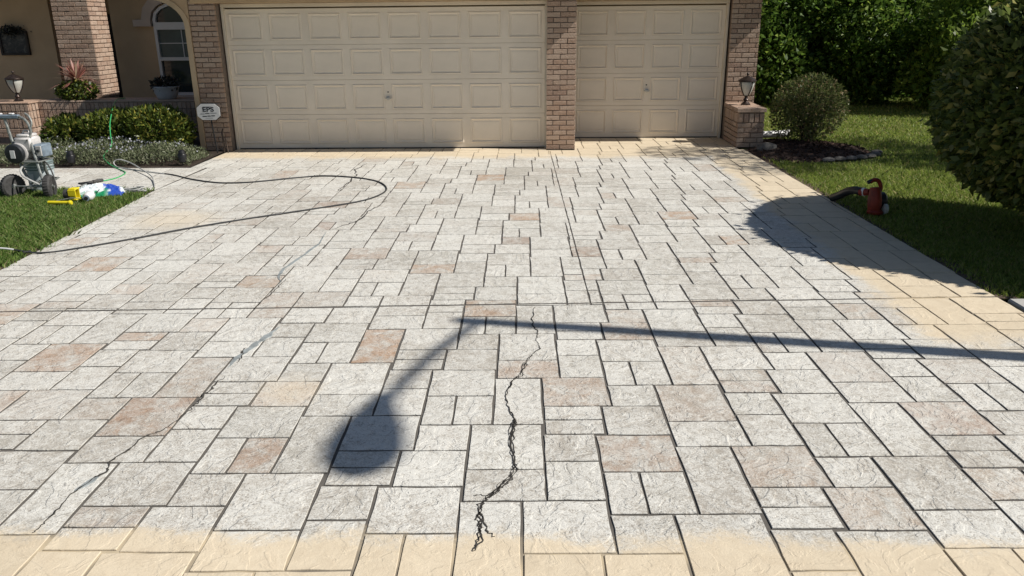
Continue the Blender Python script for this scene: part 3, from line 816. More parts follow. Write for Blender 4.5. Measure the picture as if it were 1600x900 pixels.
mb.box(wx0 - .36, wx0 - .03, 15.099, 15.22, 1.86, 1.98); mb.box(wx1 + .03, wx1 + .36, 15.099, 15.22, 1.86, 1.98)
mb.build('window_trim', 'stucco_trim', house)

# roof: garage hip roof and porch roof -------------------------------
def slab(name, x0, x1, y0, y1, z0, z1, mat): return MB().box(x0, x1, y0, y1, z0, z1).build(name, mat, house)
def hip(name, x0, x1, y0, y1, z, rise, inset):
    v = [(x0, y0, z), (x1, y0, z), (x1, y1, z), (x0, y1, z), (x0 + inset, y0 + inset, z + rise), (x1 - inset, y0 + inset, z + rise), (x1 - inset, y1 - inset, z + rise), (x0 + inset, y1 - inset, z + rise)]
    return MB().raw(v, [(0, 3, 2, 1), (0, 1, 5, 4), (1, 2, 6, 5), (2, 3, 7, 6), (3, 0, 4, 7), (4, 5, 6, 7)]).build(name, 'shingle', house)
slab('soffit', -5.52, 1.20, 11.72, 20.2, 2.602, 2.64, 'soffit'); slab('soffit', 1.203, 4.21, 12.70, 20.22, 2.604, 2.642, 'soffit')
slab('fascia', -5.55, 1.222, 11.69, 11.719, 2.58, 2.78, 'door_trim'); slab('fascia', 1.224, 4.23, 12.67, 12.699, 2.58, 2.78, 'door_trim')
slab('fascia', 4.211, 4.23, 12.70, 20.2, 2.58, 2.78, 'door_trim'); slab('fascia', 1.2005, 1.222, 11.72, 12.66, 2.58, 2.78, 'door_trim'); slab('fascia', -5.55, -5.521, 11.72, 14.4, 2.58, 2.78, 'door_trim')
hip('roof', -5.54, 1.21, 11.70, 20.0, 2.782, 0.9, 2.6); hip('roof', 0.9, 4.22, 12.68, 20.2, 2.779, 0.55, 1.5)
slab('porch_ceiling', -14.0, -5.19, 14.45, 17.1, 2.752, 2.80, 'soffit'); hip('porch_roof', -14.1, -4.9, 14.42, 20.0, 2.802, 0.8, 2.3)

# ------------------------------------------------------------------ low porch wall and lamp pedestal
pw = MB().box(-13.0, -8.412, 13.012, 13.5, 0, 0.671).box(-8.40, -5.21, 13.272, 13.75, 0, 0.670)
porch_wall = pw.build('porch_wall', 'mortar', None, loc=(-7.5, 13.3, 0))
tag(porch_wall, 'low brown brick porch wall with upright bricks, stepping back behind the hedge', 'wall')
sold = ((0.50, 0.655),)
def wall_face(p0, dirx, width):
    z = 0.0
    brick_face(porch_wall, p0, dirx, width, 0.13, 0.30)
    brick_face(porch_wall, p0, dirx, width, 0.285, 0.43, ((0.285, 0.43),))
    brick_face(porch_wall, p0, dirx, width, 0.558, 0.670, ((0.558, 0.670),))
    brick_face(porch_wall, p0, dirx, width, 0.43, 0.556, ((0.43, 0.556),))
wall_face((-9.75, 13.0), 'x', 1.35)
wall_face((-8.40, 13.0), 'y', 0.26)
wall_face((-8.395, 13.26), 'x', 3.18)
mb = MB().box(-13.0, -8.385, 12.99, 13.52, 0.672, 0.70, .006); mb.build('wall_cap', 'brick', porch_wall)
mb = MB().box(-8.382, -5.212, 13.25, 13.78, 0.671, 0.699, .006); mb.build('wall_cap', 'brick', porch_wall)

ped = MB().box(3.052, 3.428, 12.40, 13.28, 0, 0.53).build('brick_pedestal', 'mortar', None, loc=(3.24, 12.85, 0))
tag(ped, 'low brown brick pedestal carrying a lantern beside the single garage door', 'pedestal')
def ped_side(p0, width):
    # left face looks towards -x
    z = 0.0; c = 0
    while z < 0.34:
        a = 0.0; first = BL if c % 2 else BL / 2
        while a < width - .03:
            L = min(first, width - a)
            inst('brick', brng.choice(BR), ped, (p0[0] + 0.017, p0[1] + a + L / 2, z + PITCH / 2), (L - .001, 1, 1), rad(90)); a += L + BJ; first = BL
        z += PITCH; c += 1
    n = int(width / 0.0745)
    for q in range(n): inst('brick', SOLD, ped, (p0[0] + 0.017, p0[1] + (q + .5) * width / n, 0.449), (1, 1, 0.135), rad(90))
ped_side((3.04, 12.385), 0.88)
brick_face(ped, (3.04, 12.385), 'x', 0.40, 0.0, 0.37)
brick_face(ped, (3.04, 12.385), 'x', 0.40, 0.378, 0.52, ((0.378, 0.52),))
n = 12
for q in range(n):
    y0 = 12.36 + q * 0.92 / n
    MB().box(3.015, 3.455, y0 + .004, y0 + 0.92 / n - .004, 0.532, 0.594 + brng.uniform(-.002, .002), .005).build('brick', 'brick', ped)

# ------------------------------------------------------------------ lanterns
def lantern(loc, label, s=1.0):
    r = root('lantern', loc, label, 'lantern', 'urn lanterns on brick')
    x, y, z = loc
    c = (x, y, z)
    MB().lathe([(0.075 * s, 0), (0.075 * s, .012), (.05 * s, .03), (.032 * s, .05), (.045 * s, .075), (.028 * s, .10), (.024 * s, .125), (.05 * s, .14)], 16, c).build('base', 'bronze', r, True)
    MB().lathe([(.042 * s, .142), (.075 * s, .20), (.105 * s, .28), (.116 * s, .345), (.114 * s, .35)], 20, c).build('glass', 'glass_lamp', r, True)
    for k in range(4):
        t = rad(25 + 90 * k); cs, sn = math.cos(t), math.sin(t)
        MB().tube([(x + cs * q * s, y + sn * q * s, z + h) for q, h in ((.045, .14), (.084, .205), (.115, .28), (.128, .35), (.13, .365))], .008, 6).build('rib', 'bronze', r, True)
    MB().lathe([(.13 * s, .352), (.142 * s, .362), (.138 * s, .378), (.10 * s, .40), (.055 * s, .425), (.02 * s, .44)], 20, c).build('cap', 'bronze', r, True)
    MB().lathe([(.012, .44), (.012, .452), (.022, .466), (.020, .478), (.006, .492)], 10, c).build('finial', 'bronze', r, True)
    return r
lantern((3.26, 12.90, 0.597), 'bronze urn lantern with frosted glass on the brick pedestal by the single garage door')
lantern((-8.69, 13.22, 0.70), 'bronze urn lantern with frosted glass on the low porch wall')

# ------------------------------------------------------------------ porch decoration
wa = root('wall_art', (-10.02, 15.47, 1.36), 'dark framed wall art hanging on the shaded beige porch wall', 'wall art')
mb = MB(); mb.box(-10.30, -9.74, 15.44, 15.495, 1.36, 1.40, .004); mb.box(-10.30, -9.74, 15.44, 15.495, 1.76, 1.80, .004); mb.box(-10.30, -10.26, 15.441, 15.495, 1.40, 1.76); mb.box(-9.78, -9.74, 15.441, 15.495, 1.40, 1.76)
mb.build('frame', 'dark', wa)
am, at_, ab = new_mat('faded_dark_print')
tcx = at_.add('ShaderNodeTexCoord').outputs['Object']
at_.link(at_.mix(at_.ramp(at_.noise(tcx, 9, 6, .7, 1.5), .45, .65), (0.02, 0.02, 0.022), (0.11, 0.10, 0.085)), ab.inputs['Base Color'])
MB().box(-10.26, -9.78, 15.47, 15.49, 1.40, 1.76).build('print', am, wa)
rg = np.random.default_rng(3)
P = np.array([-10.02, 15.43, 1.80]) + rg.normal(0, 1, (260, 3)) * np.array([.11, .02, .035])
V, F = leaf_quads(P, np.tile([0, -.3, .4], (260, 1)), 0.07, rg)
np_obj('dried_spray', V, F, 'pot_leaf', wa, (-10.02, 15.47, 1.36))['kind'] = 'stuff'

pot = root('planter_pot', (-6.29, 13.5, 0.70), 'pale grey bowl planter with dark leaves on the porch wall under the arched window', 'planter')
MB().lathe([(.13, .0), (.15, .01), (.19, .10), (.215, .19), (.225, .20), (.215, .21), (.20, .20), (.19, .17)], 24, (-6.29, 13.5, 0.70)).build('bowl', 'pot', pot, True)
P, D = blob_points(420, (-6.29, 13.5, .93), (.21, .18, .10), rg, .6)
V, F = leaf_quads(P, D + [0, 0, .4], .07, rg, .55)
np_obj('foliage', V, F, 'pot_leaf', pot, (-6.29, 13.5, 0.70))

def sword_plant(loc, n, L, label):
    r = root('cordyline_plant', loc, label, 'plant'); rg = np.random.default_rng(9)
    V, F = [], []
    for k in range(n):
        az = rg.uniform(0, 2 * math.pi); el = rg.uniform(-.15, 1.45); l = L * rg.uniform(.7, 1.1); wd = .017 * rg.uniform(.7, 1.2)
        d = Vector((math.cos(az) * math.cos(el), math.sin(az) * math.cos(el), math.sin(el))); s = d.cross(Vector((0, 0, 1))).normalized()
        p0 = Vector((loc[0], loc[1], loc[2] + .30)); o = len(V)
        for q, t in enumerate((0, .35, .7, 1.0)):
            p = p0 + d * l * t - Vector((0, 0, .28 * l * t * t)); ww = wd * (0.6, 1.0, .8, .05)[q]
            V += [tuple(p + s * ww), tuple(p - s * ww)]
        for q in range(3): F.append((o + 2 * q, o + 2 * q + 1, o + 2 * q + 3, o + 2 * q + 2))
    np_obj('sword_leaves', V, F, 'cordyline', r, loc)['kind'] = 'stuff'
    MB().tube([loc, (loc[0], loc[1], loc[2] + .32)], [.025, .018], 7).build('stem', 'bark', r)
sword_plant((-7.83, 13.55, 0.70), 90, .50, 'pink brown spiky cordyline plant above the porch wall')

def leafy(name, label, cat, c, r, n, size, mat, seed, group=None, shell=.4, lump=.25, flat=0.0, aspect=.5, spread=.9, stems=5, up=0.2, lumps=14, base=None, extra=None):
    rg = np.random.default_rng(seed)
    b = base or (c[0], c[1], 0.0)
    o = root(name, b, label, cat, group)
    P, D = blob_points(n, c, r, rg, shell, lumps, lump, flat)
    if extra:
        P2, D2 = blob_points(extra[2], extra[0], extra[1], rg, shell, lumps, lump, flat)
        P, D = np.concatenate([P, P2]), np.concatenate([D, D2])
    V, F = leaf_quads(P, D + np.array([0, 0, up]), size, rg, aspect, spread)
    fo = np_obj('crown', V, F, mat, o, b)
    mb = MB(); rr = random.Random(seed)
    for k in range(stems):
        t = 2 * math.pi * (k + rr.random()) / stems; q = rr.uniform(.3, .75)
        e = Vector((c[0] + math.cos(t) * r[0] * q, c[1] + math.sin(t) * r[1] * q, c[2] + r[2] * rr.uniform(.1, .7)))
        s = Vector((b[0] + math.cos(t) * .03, b[1] + math.sin(t) * .03, b[2])); m = s.lerp(e, .5) + Vector((rr.uniform(-.05, .05), rr.uniform(-.05, .05), .06))
        mb.tube([s, m, e], [.012 + .012 * r[2], .009 + .008 * r[2], .004], 6)
    mb.build('stems', 'bark', o)
    return o
leafy('green_plant', 'leafy green plant below the spiky cordyline on the porch wall', 'plant', (-7.80, 13.46, .84), (.34, .2, .15), 1500, .06, 'hedge', 21, flat=.66, base=(-7.8, 13.46, .70))

# front bed -----------------------------------------------------------
MB().raw([(-11, 10.87, 0.0), (-4.86, 10.80, 0.0), (-4.87, 12.23, 0.02), (-5.2, 12.24, 0.02), (-5.2, 13.28, .03), (-8.4, 13.27, .03), (-8.4, 13.02, .03), (-11, 13.02, .03)], [(0, 1, 2, 3, 4, 5, 6, 7)]).build('flower_bed_soil', 'bed_soil')['kind'] = 'structure'
HG = 'clipped green hedge bushes in front of the porch wall'
leafy('hedge_bush', 'smaller clipped green bush, the one nearest the paint sprayer', 'bush', (-7.24, 12.05, .27), (.33, .34, .30), 3200, .075, 'hedge', 31, HG, flat=.02, shell=.5, aspect=.38, up=.55, spread=.7, lump=.14)
leafy('hedge_bush', 'clipped green bush in the middle of three, crossed by the green cord', 'bush', (-6.50, 12.0, .31), (.47, .40, .34), 4800, .075, 'hedge', 32, HG, flat=.02, shell=.5, aspect=.38, up=.55, spread=.7, lump=.14)
leafy('hedge_bush', 'clipped green bush next to the brick wall and yard sign', 'bush', (-5.80, 12.0, .35), (.46, .40, .36), 4800, .075, 'hedge', 33, HG, flat=.02, shell=.5, aspect=.38, up=.55, spread=.7, lump=.14)
rg = np.random.default_rng(41)
n = 16000
X = rg.uniform(-8.6, -4.93, n); Y = rg.uniform(10.92, 11.75, n)
h = .15 + .15 * np.abs(np.sin(X * 2.3 + np.sin(Y * 3)) * np.cos(Y * 2.2 + X)) + .03 * rg.random(n)
h *= np.clip((X + 8.7) / .1, .2, 1) * np.clip((-4.85 - X) / .30, .3, 1) * np.clip((Y - 10.86) / .2, .35, 1)
P = np.stack([X, Y, rg.uniform(.25, 1, n) * h], 1)
V, F = leaf_quads(P, np.tile([0, -.1, .9], (n, 1)), .045, rg, .3, .7)
tag(np_obj('ground_cover', V, F, 'lavender'), 'low grey green ground cover filling the bed along the walkway', 'ground cover', kind='stuff')
n = 560
X = rg.uniform(-7.3, -4.95, n); Y = rg.uniform(10.95, 11.7, n)
keep = rg.random(n) < (.35 + .65 * np.exp(-((X + 6.0) / .45) ** 2))
X, Y = X[keep], Y[keep]; n = len(X)
h = .17 + .15 * np.abs(np.sin(X * 2.3 + np.sin(Y * 3)) * np.cos(Y * 2.2 + X))
P = np.stack([X, Y, h * np.clip((-4.85 - X) / .30, .3, 1) + .015], 1)
V, F = leaf_quads(P, np.tile([0, -.2, .6], (n, 1)), .026, rg, .9, 1.0)
tag(np_obj('small_flowers', V, F, 'lav_flower'), 'tiny pale lilac flowers scattered over the ground cover', 'flowers', kind='stuff')

def path_light(loc, label):
    r = root('path_light', loc, label, 'light', 'black path lights in the bed')
    MB().tube([loc, (loc[0], loc[1], .06)], .010, 6).build('stake', 'black', r)
    MB().lathe([(.045, .05), (.052, .055), (.062, .155), (.055, .165), (.045, .16)], 14, loc).build('shade', 'black', r, True)
    MB().lathe([(.03, .165), (.05, .17), (.038, .215), (.012, .225)], 12, loc).build('cap', 'black', r, True)
path_light((-6.60, 10.93, 0), 'black path light in the bed nearer the paint sprayer')
path_light((-5.02, 10.96, 0), 'black path light in the bed nearer the driveway')

# yard sign
sg = root('yard_sign', (-4.93, 11.98, 0), 'small white eight-sided security sign with dark letters on a black stake', 'sign')
cx, cz, sy = -4.985, .635, 11.97
hw, hh, ch = .172, .118, .07
octo = [(cx - hw, cz - hh + ch * .8), (cx - hw + ch, cz - hh), (cx + hw - ch, cz - hh), (cx + hw, cz - hh + ch * .8), (cx + hw, cz + hh - ch * .8), (cx + hw - ch, cz + hh), (cx - hw + ch, cz + hh), (cx - hw, cz + hh - ch * .8)]
MB().prism(octo, sy, sy + .012).build('board', 'sign_white', sg)
MB().prism([(cx + (x - cx) * 1.05, cz + (z - cz) * 1.07) for x, z in octo], sy + .013, sy + .020).build('board_rim', 'black', sg)
MB().tube([(-4.93, 11.992, 0.0), (-4.965, 11.992, .5), (-4.99, 11.994, .775)], .011, 7).build('stake', 'black', sg)
def text_part(body, size, x, z, mat, parent, sx=1.0, bold=0.0):
    cu = bpy.data.curves.new('lettering', 'FONT'); cu.body = body; cu.size = size; cu.align_x = 'CENTER'; cu.align_y = 'CENTER'; cu.extrude = .0008; cu.offset = bold
    tmp = bpy.data.objects.new('lettering', cu); COL.objects.link(tmp)
    dg = bpy.context.evaluated_depsgraph_get(); me = bpy.data.meshes.new_from_object(tmp.evaluated_get(dg))
    bpy.data.objects.remove(tmp)
    me.materials.clear(); me.materials.append(MT[mat])
    o = bpy.data.objects.new('lettering', me); COL.objects.link(o); o.parent = parent
    w0 = wloc(parent); o.location = (x - w0.x, sy - .0012 - w0.y, z - w0.z); o.rotation_euler = (rad(90), 0, 0); o.scale = (sx, 1, 1)
    return o
text_part('EPS', .098, cx, cz + .035, 'sign_ink', sg, 1.25, .0022)
for zz, x0, x1, th in ((.078, -.07, .05, .006), (-.028, -.125, -.06, .010), (-.022, -.05, .015, .011), (-.018, .028, .125, .010), (-.064, -.095, -.03, .013), (-.060, -.02, .028, .013), (-.057, .038, .095, .013), (-.090, -.05, .06, .005)):
    MB().box(cx + x0, cx + x1, sy - .0014, sy - .0002, cz + zz - th / 2, cz + zz + th / 2).build('print_line', 'sign_ink_soft' if th < .0105 else 'sign_ink', sg)
tag(MB().tube([(-4.86, 12.10, 0), (-4.87, 12.12, .18), (-4.89, 12.15, .30), (-4.88, 12.18, .36)], [.016, .014, .012, .01], 7).tube([(-4.80, 12.08, 0), (-4.82, 12.10, .15), (-4.845, 12.13, .24)], [.010, .009, .007], 6).build('dead_stump', 'bark', None, loc=(-4.86, 12.1, 0)), 'thin dead grey stems standing beside the yard sign stake', 'stems')

# ------------------------------------------------------------------ right-hand planting
leafy('round_shrub', 'big round dark green shrub at the edge of the side lawn', 'shrub', (4.80, 7.06, 1.20), (1.08, 1.42, 1.04), 41000, .085, 'shrub', 51, shell=.34, lump=.07, flat=.30, aspect=.55, spread=.8, stems=9, up=-.1, lumps=26,
      extra=((5.80, 6.20, 1.36), (1.32, 1.22, 1.16), 40000))
leafy('twiggy_bush', 'brownish twiggy rounded bush growing in the mulch bed', 'bush', (4.15, 12.55, .57), (.56, .50, .49), 7600, .052, 'bush_brown', 52, shell=.75, lump=.25, flat=.08, aspect=.4, stems=16)
TG = 'dense trees beyond the side lawn'
def tree(label, x, y, h, rx, n, seed, low=.0, size=.13, mat='tree', group=TG, name='broadleaf_tree', sub=9):
    rg = np.random.default_rng(seed); rr = random.Random(seed)
    o = root(name, (x, y, 0), label, 'tree', group)
    VV, FF = [], []; cnt = 0
    mb = MB(); top = Vector((x, y, h * .8))
    mb.tube([(x, y, -.05), (x + .04, y, h * .25), (x - .03, y + .05, h * .55), tuple(top)], [.03 * h, .023 * h, .015 * h, .006 * h], 9)
    for k in range(sub):
        t = 2.4 * k + rr.uniform(-.4, .4); zz = low + (h - low) * (rr.uniform(.06, .86) if low else (k + .5) / sub * .8 + .03); q = rx * rr.uniform(.35, .78) * (1.1 - .5 * abs(zz / h - .45))
        c = (x + math.cos(t) * q, y + math.sin(t) * q, zz); r = rx * rr.uniform(.30, .50)
        mb.tube([(x, y, min(zz * .6 + .15, h * .7)), ((x + c[0]) / 2, (y + c[1]) / 2, zz * .85 + .1), c], [.010 * h, .007 * h, .003 * h], 6)
        P, D = blob_points(n // sub, c, (r, r, r * .8), rg, .75, 9, .35, .05)
        V, F = leaf_quads(P, D + [0, 0, .15], size, rg, .5, .9)
        VV.append(V); FF.append(F + cnt); cnt += len(V)
    np_obj('crown', np.concatenate(VV), np.concatenate(FF), mat, o, (x, y, 0))
    mb.build('trunk', 'bark', o, True)
    return o
tree('dense dark green tree just behind the house corner, above the twiggy bush', 5.2, 19.5, 3.5, 1.7, 26000, 61, sub=22)
tree('bushy green tree in the middle of the row beyond the side lawn', 7.4, 19.6, 3.6, 1.7, 26000, 62, sub=22)
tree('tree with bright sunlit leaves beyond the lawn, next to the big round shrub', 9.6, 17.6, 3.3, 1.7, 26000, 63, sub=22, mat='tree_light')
tree('tall dark tree in the back row, showing between the front trees', 6.2, 22.4, 5.0, 2.5, 24000, 64, size=.17, sub=20)
tree('tall dark tree in the back row behind the sunlit tree', 9.4, 22.8, 5.0, 2.5, 24000, 65, size=.17, sub=20)
tree('dense tree at the end of the row, partly hidden by the big round shrub', 13.0, 21.2, 4.4, 2.2, 22000, 68, sub=20)
tree('slim open crowned tree on the side lawn casting dappled shade on the mulch', 9.9, 10.75, 8.0, 1.6, 4200, 67, low=4.2, size=.12, sub=8, group=None, name='slim_tree')

# mulch bed with edging stones
mb = MB(); rr = random.Random(8); ring = []
cx, cy = 4.05, 12.05
out = [(3.14, 11.15), (3.6, 10.98), (4.15, 11.25), (4.65, 11.45), (4.92, 11.85), (4.95, 12.4), (4.6, 13.0), (4.0, 13.3), (3.5, 13.28), (3.46, 12.30), (3.15, 12.25)]
v = [(x, y, -.012) for x, y in out] + [(cx + (x - cx) * .8, cy + (y - cy) * .8, .035) for x, y in out] + [(cx + (x - cx) * .4, cy + (y - cy) * .4, .07) for x, y in out] + [(cx, cy, .08)]
n = len(out); f = []
for a in (0, n):
    for i in range(n): f.append((a + i, a + (i + 1) % n, a + n + (i + 1) % n, a + n + i))
for i in range(n): f.append((2 * n + i, 2 * n + (i + 1) % n, 3 * n))
mb.raw(v, f).build('mulch_bed', 'mulch', None, True)['kind'] = 'structure'
rg = np.random.default_rng(71); n = 2600
t = rg.random(n) ** .5; k = rg.integers(0, len(out), n); fr = rg.random(n)[:, None]
OP = np.array(out); E_ = OP[k] * (1 - fr) + OP[(k + 1) % len(out)] * fr
XY = np.array([cx, cy]) + (E_ - [cx, cy]) * t[:, None] * .98
Z = .085 - .095 * t ** 2 + .004
V, F = leaf_quads(np.column_stack([XY, Z]), rg.normal(0, 1, (n, 3)) * [1, 1, .12], .06, rg, .4, .2, .05)
tag(np_obj('mulch_chips', V, F, 'chip'), 'dark brown bark chips covering the mulch bed', 'mulch', kind='stuff')
def rock(loc, s, label, name='edging_stone', cat='stone', group=None, seed=0, flat=.55):
    rr = random.Random(seed); mb = MB(); prof = []
    v = []; f = []; N = 9
    for i, (q, z) in enumerate(((.85, 0), (1.0, .35), (.8, .75), (.4, .98))):
        for k in range(N):
            t = 2 * math.pi * k / N; r = q * (1 + rr.uniform(-.16, .16))
            v.append((loc[0] + math.cos(t) * r * s[0], loc[1] + math.sin(t) * r * s[1], loc[2] + z * s[2]))
    for i in range(3):
        for k in range(N): f.append((i * N + k, i * N + (k + 1) % N, (i + 1) * N + (k + 1) % N, (i + 1) * N + k))
    f.append(tuple(3 * N + k for k in range(N)))
    o = mb.raw(v, f).build(name, 'rock', None, True, loc=loc)
    return tag(o, label, cat, group)
sp = [(4.02, 11.12), (4.20, 11.20), (4.38, 11.26), (4.55, 11.33), (4.72, 11.45), (4.85, 11.60), (4.94, 11.78)]
for i, (x, y) in enumerate(sp):
    rock((x, y, -.01), (.085, .065, .06), ['flat grey edging stone nearest the driveway, at the end of the curved mulch edging', 'second grey edging stone of the mulch curve counted from the driveway', 'third grey edging stone of the mulch curve counted from the driveway', 'middle grey edging stone of the curve of seven round the mulch', 'third grey edging stone of the mulch curve counted from the lawn end', 'second grey edging stone of the mulch curve counted from the lawn end', 'last grey edging stone of the mulch curve, at its far lawn end'][i], group='edging stones round the mulch', seed=i)
rock((3.40, 11.98, .0), (.16, .12, .13), 'larger grey rock at the foot of the brick pedestal', name='garden_rock', seed=20)
ds = root('downspout', (3.72, 13.15, 0), 'white downspout end lying on the mulch behind the brick pedestal', 'downspout')
mb = MB(); mb.tube([(3.50, 13.14, .10), (3.72, 13.20, .085), (4.08, 13.30, .085)], [.05, .055, .06], 12); mb.build('pipe', 'white_plastic', ds, True)
MB().lathe([(.064, -.02), (.068, -.015), (.068, .02), (.05, .022)], 12, (4.09, 13.30, .085), 'x').build('pipe_collar', 'white_plastic', ds, True)

# ------------------------------------------------------------------ grass
def blades(name, X, Y, mat, rg, hgt, wid, label, lean=.6):
    n = len(X); az = rg.uniform(0, 2 * math.pi, n)
    h = hgt * rg.uniform(.5, 1.25, n); w_ = wid * rg.uniform(.6, 1.3, n)
    b = np.column_stack([X, Y, np.full(n, -.024)])
    s = np.column_stack([np.cos(az), np.sin(az), np.zeros(n)]) * w_[:, None] * .5
    la = rg.uniform(0, 2 * math.pi, n); ll = h * lean * rg.random(n)
    m = b + np.column_stack([np.cos(la) * ll * .35, np.sin(la) * ll * .35, h * .6]); t = b + np.column_stack([np.cos(la) * ll * 1.3, np.sin(la) * ll * 1.3, h])
    V = np.stack([b - s, b + s, m + s * .8, t, m - s * .8], 1).reshape(-1, 3)
    i0 = np.arange(n) * 5
    me_F = np.column_stack([i0, i0 + 1, i0 + 2, i0 + 3, i0 + 4])
    return tag(np_obj(name, V, me_F, mat), label, 'grass', kind='stuff')
rg = np.random.default_rng(81)
n = 150000
Y = 4.9 + 4.45 * rg.random(n) ** .85; X = -4.38 - 3.6 * rg.random(n)
edge = np.where(Y < 6.0, -4.40, -4.40 - (Y - 6.0) * .0673) + rg.normal(0, .03, n) + .03 * np.sin(Y * 9) * np.sin(Y * 23 + 1)
keep = (X < edge) & (Y < 9.30 + rg.normal(0, .015, n)) & (X > -.80 * Y - .6) & (X > -7.7)
keep &= ~((X > edge - .07) & (rg.random(n) < .6))
keep &= ~((X > -4.98) & (Y > 9.02) & (rg.random(n) < .75))
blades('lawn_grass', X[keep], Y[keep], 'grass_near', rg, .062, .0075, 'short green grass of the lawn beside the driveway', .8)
n = 210000
u = rg.random(n); Y = 5.42 * (21.0 / 5.42) ** u; X = 3.2 + rg.random(n) * (.84 * Y - 3.0).clip(.2)
edge = 3.25 - (Y - 5.08) * .0185 + rg.normal(0, .03, n) + .02 + .03 * np.sin(Y * 7) * np.sin(Y * 19)
mul = ((X - 4.0) / 1.0) ** 2 + ((Y - 12.1) / 1.15) ** 2 < 1
keep = (X > edge) & ~((X < edge + .07) & (rg.random(n) < .55)) & ~mul & ~((Y > 12.2) & (X < 3.55)) & (X < 12)
X, Y = X[keep], Y[keep]
thin = (rg.random(len(X)) < np.where(((X - 3.35) < .25) & (Y < 6.4), .35, 1))
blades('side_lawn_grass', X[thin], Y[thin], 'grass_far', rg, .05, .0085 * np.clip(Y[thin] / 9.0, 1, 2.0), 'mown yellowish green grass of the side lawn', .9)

# ------------------------------------------------------------------ hoses and cords
def smooth(pts, k=6):
    P = [Vector(p) for p in pts]; out = []
    for i in range(len(P) - 1):
        p0, p1, p2, p3 = P[max(i - 1, 0)], P[i], P[i + 1], P[min(i + 2, len(P) - 1)]
        for s in range(k):
            t = s / k
            out.append(.5 * ((2 * p1) + (p2 - p0) * t + (2 * p0 - 5 * p1 + 4 * p2 - p3) * t * t + (3 * p1 - p0 - 3 * p2 + p3) * t ** 3))
    out.append(P[-1]); return out
hr = .0085
HP = [(-5.9, 6.45), (-5.3, 6.47), (-4.701, 6.472), (-4.358, 6.50), (-4.074, 6.676), (-3.759, 6.981), (-3.387, 7.385), (-2.899, 7.803), (-2.352, 8.235), (-2.005, 8.547), (-1.850, 8.848), (-1.813, 9.209), (-1.949, 9.601), (-2.169, 9.854), (-2.496, 10.033), (-2.843, 10.084), (-3.141, 9.958), (-3.419, 9.792), (-3.688, 9.66), (-4.014, 9.66), (-4.448, 9.896), (-4.840, 10.214), (-5.122, 10.359), (-5.481, 10.558), (-5.736, 10.711), (-5.92, 10.85)]
hz = [(x, y, hr + (.052 if x < -4.45 and y < 7 else 0.0)) for x, y in HP]
hz += [(-5.98, 10.90, .06), (-5.90, 10.90, .10), (-5.70, 10.80, .075), (-5.38, 10.45, .05), (-5.02, 10.0, .03), (-4.80, 9.60, .012), (-4.70, 9.40, .012)]
hose = root('spray_hose', (-1.85, 8.85, 0), 'dark grey paint sprayer hose looping across the driveway from the lawn', 'hose')
SP = smooth(hz, 6)
MB().tube(SP[14:130], hr, 8).build('hose_line', 'grey_hose', hose, True)
MB().tube(SP[129:], hr, 8).build('hose_tail', 'pale_hose', hose, True)
MB().tube(SP[:15], hr, 8).build('whip_end', 'white_plastic', hose, True)
for p in (SP[16], SP[44]): MB().tube([p - (SP[45] - SP[44]).normalized() * .03, p + (SP[45] - SP[44]).normalized() * .03], hr * 1.35, 8).build('coupling', 'black', hose, True)
gc = MB().tube(smooth([(-7.02, 13.5, .715), (-7.0, 13.22, .725), (-6.72, 12.6, .74), (-6.48, 12.05, .70), (-6.32, 11.6, .52), (-6.26, 11.45, .36), (-6.19, 11.3, .24), (-6.22, 11.1, .12), (-6.06, 10.90, .05), (-5.85, 10.72, .01), (-5.70, 10.56, .009), (-5.56, 10.38, .008), (-5.50, 10.15, .008), (-5.50, 9.95, .008), (-5.56, 9.80, .008)], 6), .0075, 7).build('extension_cord', 'green_cord', None, True, loc=(-6.0, 11, 0))
tag(gc, 'bright green extension cord running down over the hedge to the walkway', 'cord')
plug = MB().tube([(-5.56, 9.80, .02), (-5.62, 9.68, .022)], .022, 8).tube([(-5.62, 9.68, .022), (-5.70, 9.58, .02)], .016, 8).build('cord_plug', 'rubber', gc, True)
coil = []
for k in range(40):
    t = k * .52; r = .11 + .025 * math.sin(k * 1.7)
    coil.append((-4.83 + math.cos(t) * r * 1.2, 9.12 + math.sin(t) * r * .7, .008 + .0012 * k))
tag(MB().tube(smooth(coil, 3), .007, 6).build('cord_coil', 'pale_hose', None, True, loc=(-4.83, 9.12, 0)), 'small tangle of pale cord on bare soil at the lawn corner', 'cord')
MB().raw([(-5.05, 8.95, -.010), (-4.66, 8.9, -.010), (-4.63, 9.27, -.010), (-5.05, 9.29, -.010)], [(0, 1, 2, 3)]).build('bare_soil_patch', 'bed_soil')['kind'] = 'structure'

# ------------------------------------------------------------------ paint sprayer on its cart
ct = root('paint_sprayer', (-5.95, 8.95, 0), 'worn wheeled airless paint sprayer with white motor on steel cart', 'paint sprayer')
def ctb(): return MB()
# frame of bent tube: two uprights and a top bar
fr = MB()
fr.tube(smooth([(-5.90, 8.86, .16), (-6.0, 8.90, .30), (-6.05, 8.93, .50), (-6.10, 8.96, .64), (-6.13, 8.97, .80), (-6.15, 8.98, .92)], 4), .017, 8)
fr.tube(smooth([(-5.72, 8.80, .14), (-5.77, 8.84, .30), (-5.82, 8.88, .50), (-5.86, 8.92, .66), (-5.845, 8.94, .76), (-5.89, 8.96, .86), (-5.97, 8.97, .905), (-6.15, 8.98, .91), (-6.30, 8.98, .905)], 4), .015, 8)
fr.tube(smooth([(-5.85, 8.94, .76), (-5.83, 8.96, .84), (-5.86, 8.98, .91), (-5.90, 8.98, .945)], 4), .011, 7)
fr.tube([(-5.93, 8.86, .13), (-5.62, 8.82, .13)], .013, 7)
fr.tube([(-6.02, 8.90, .42), (-5.80, 8.86, .42)], .010, 7)
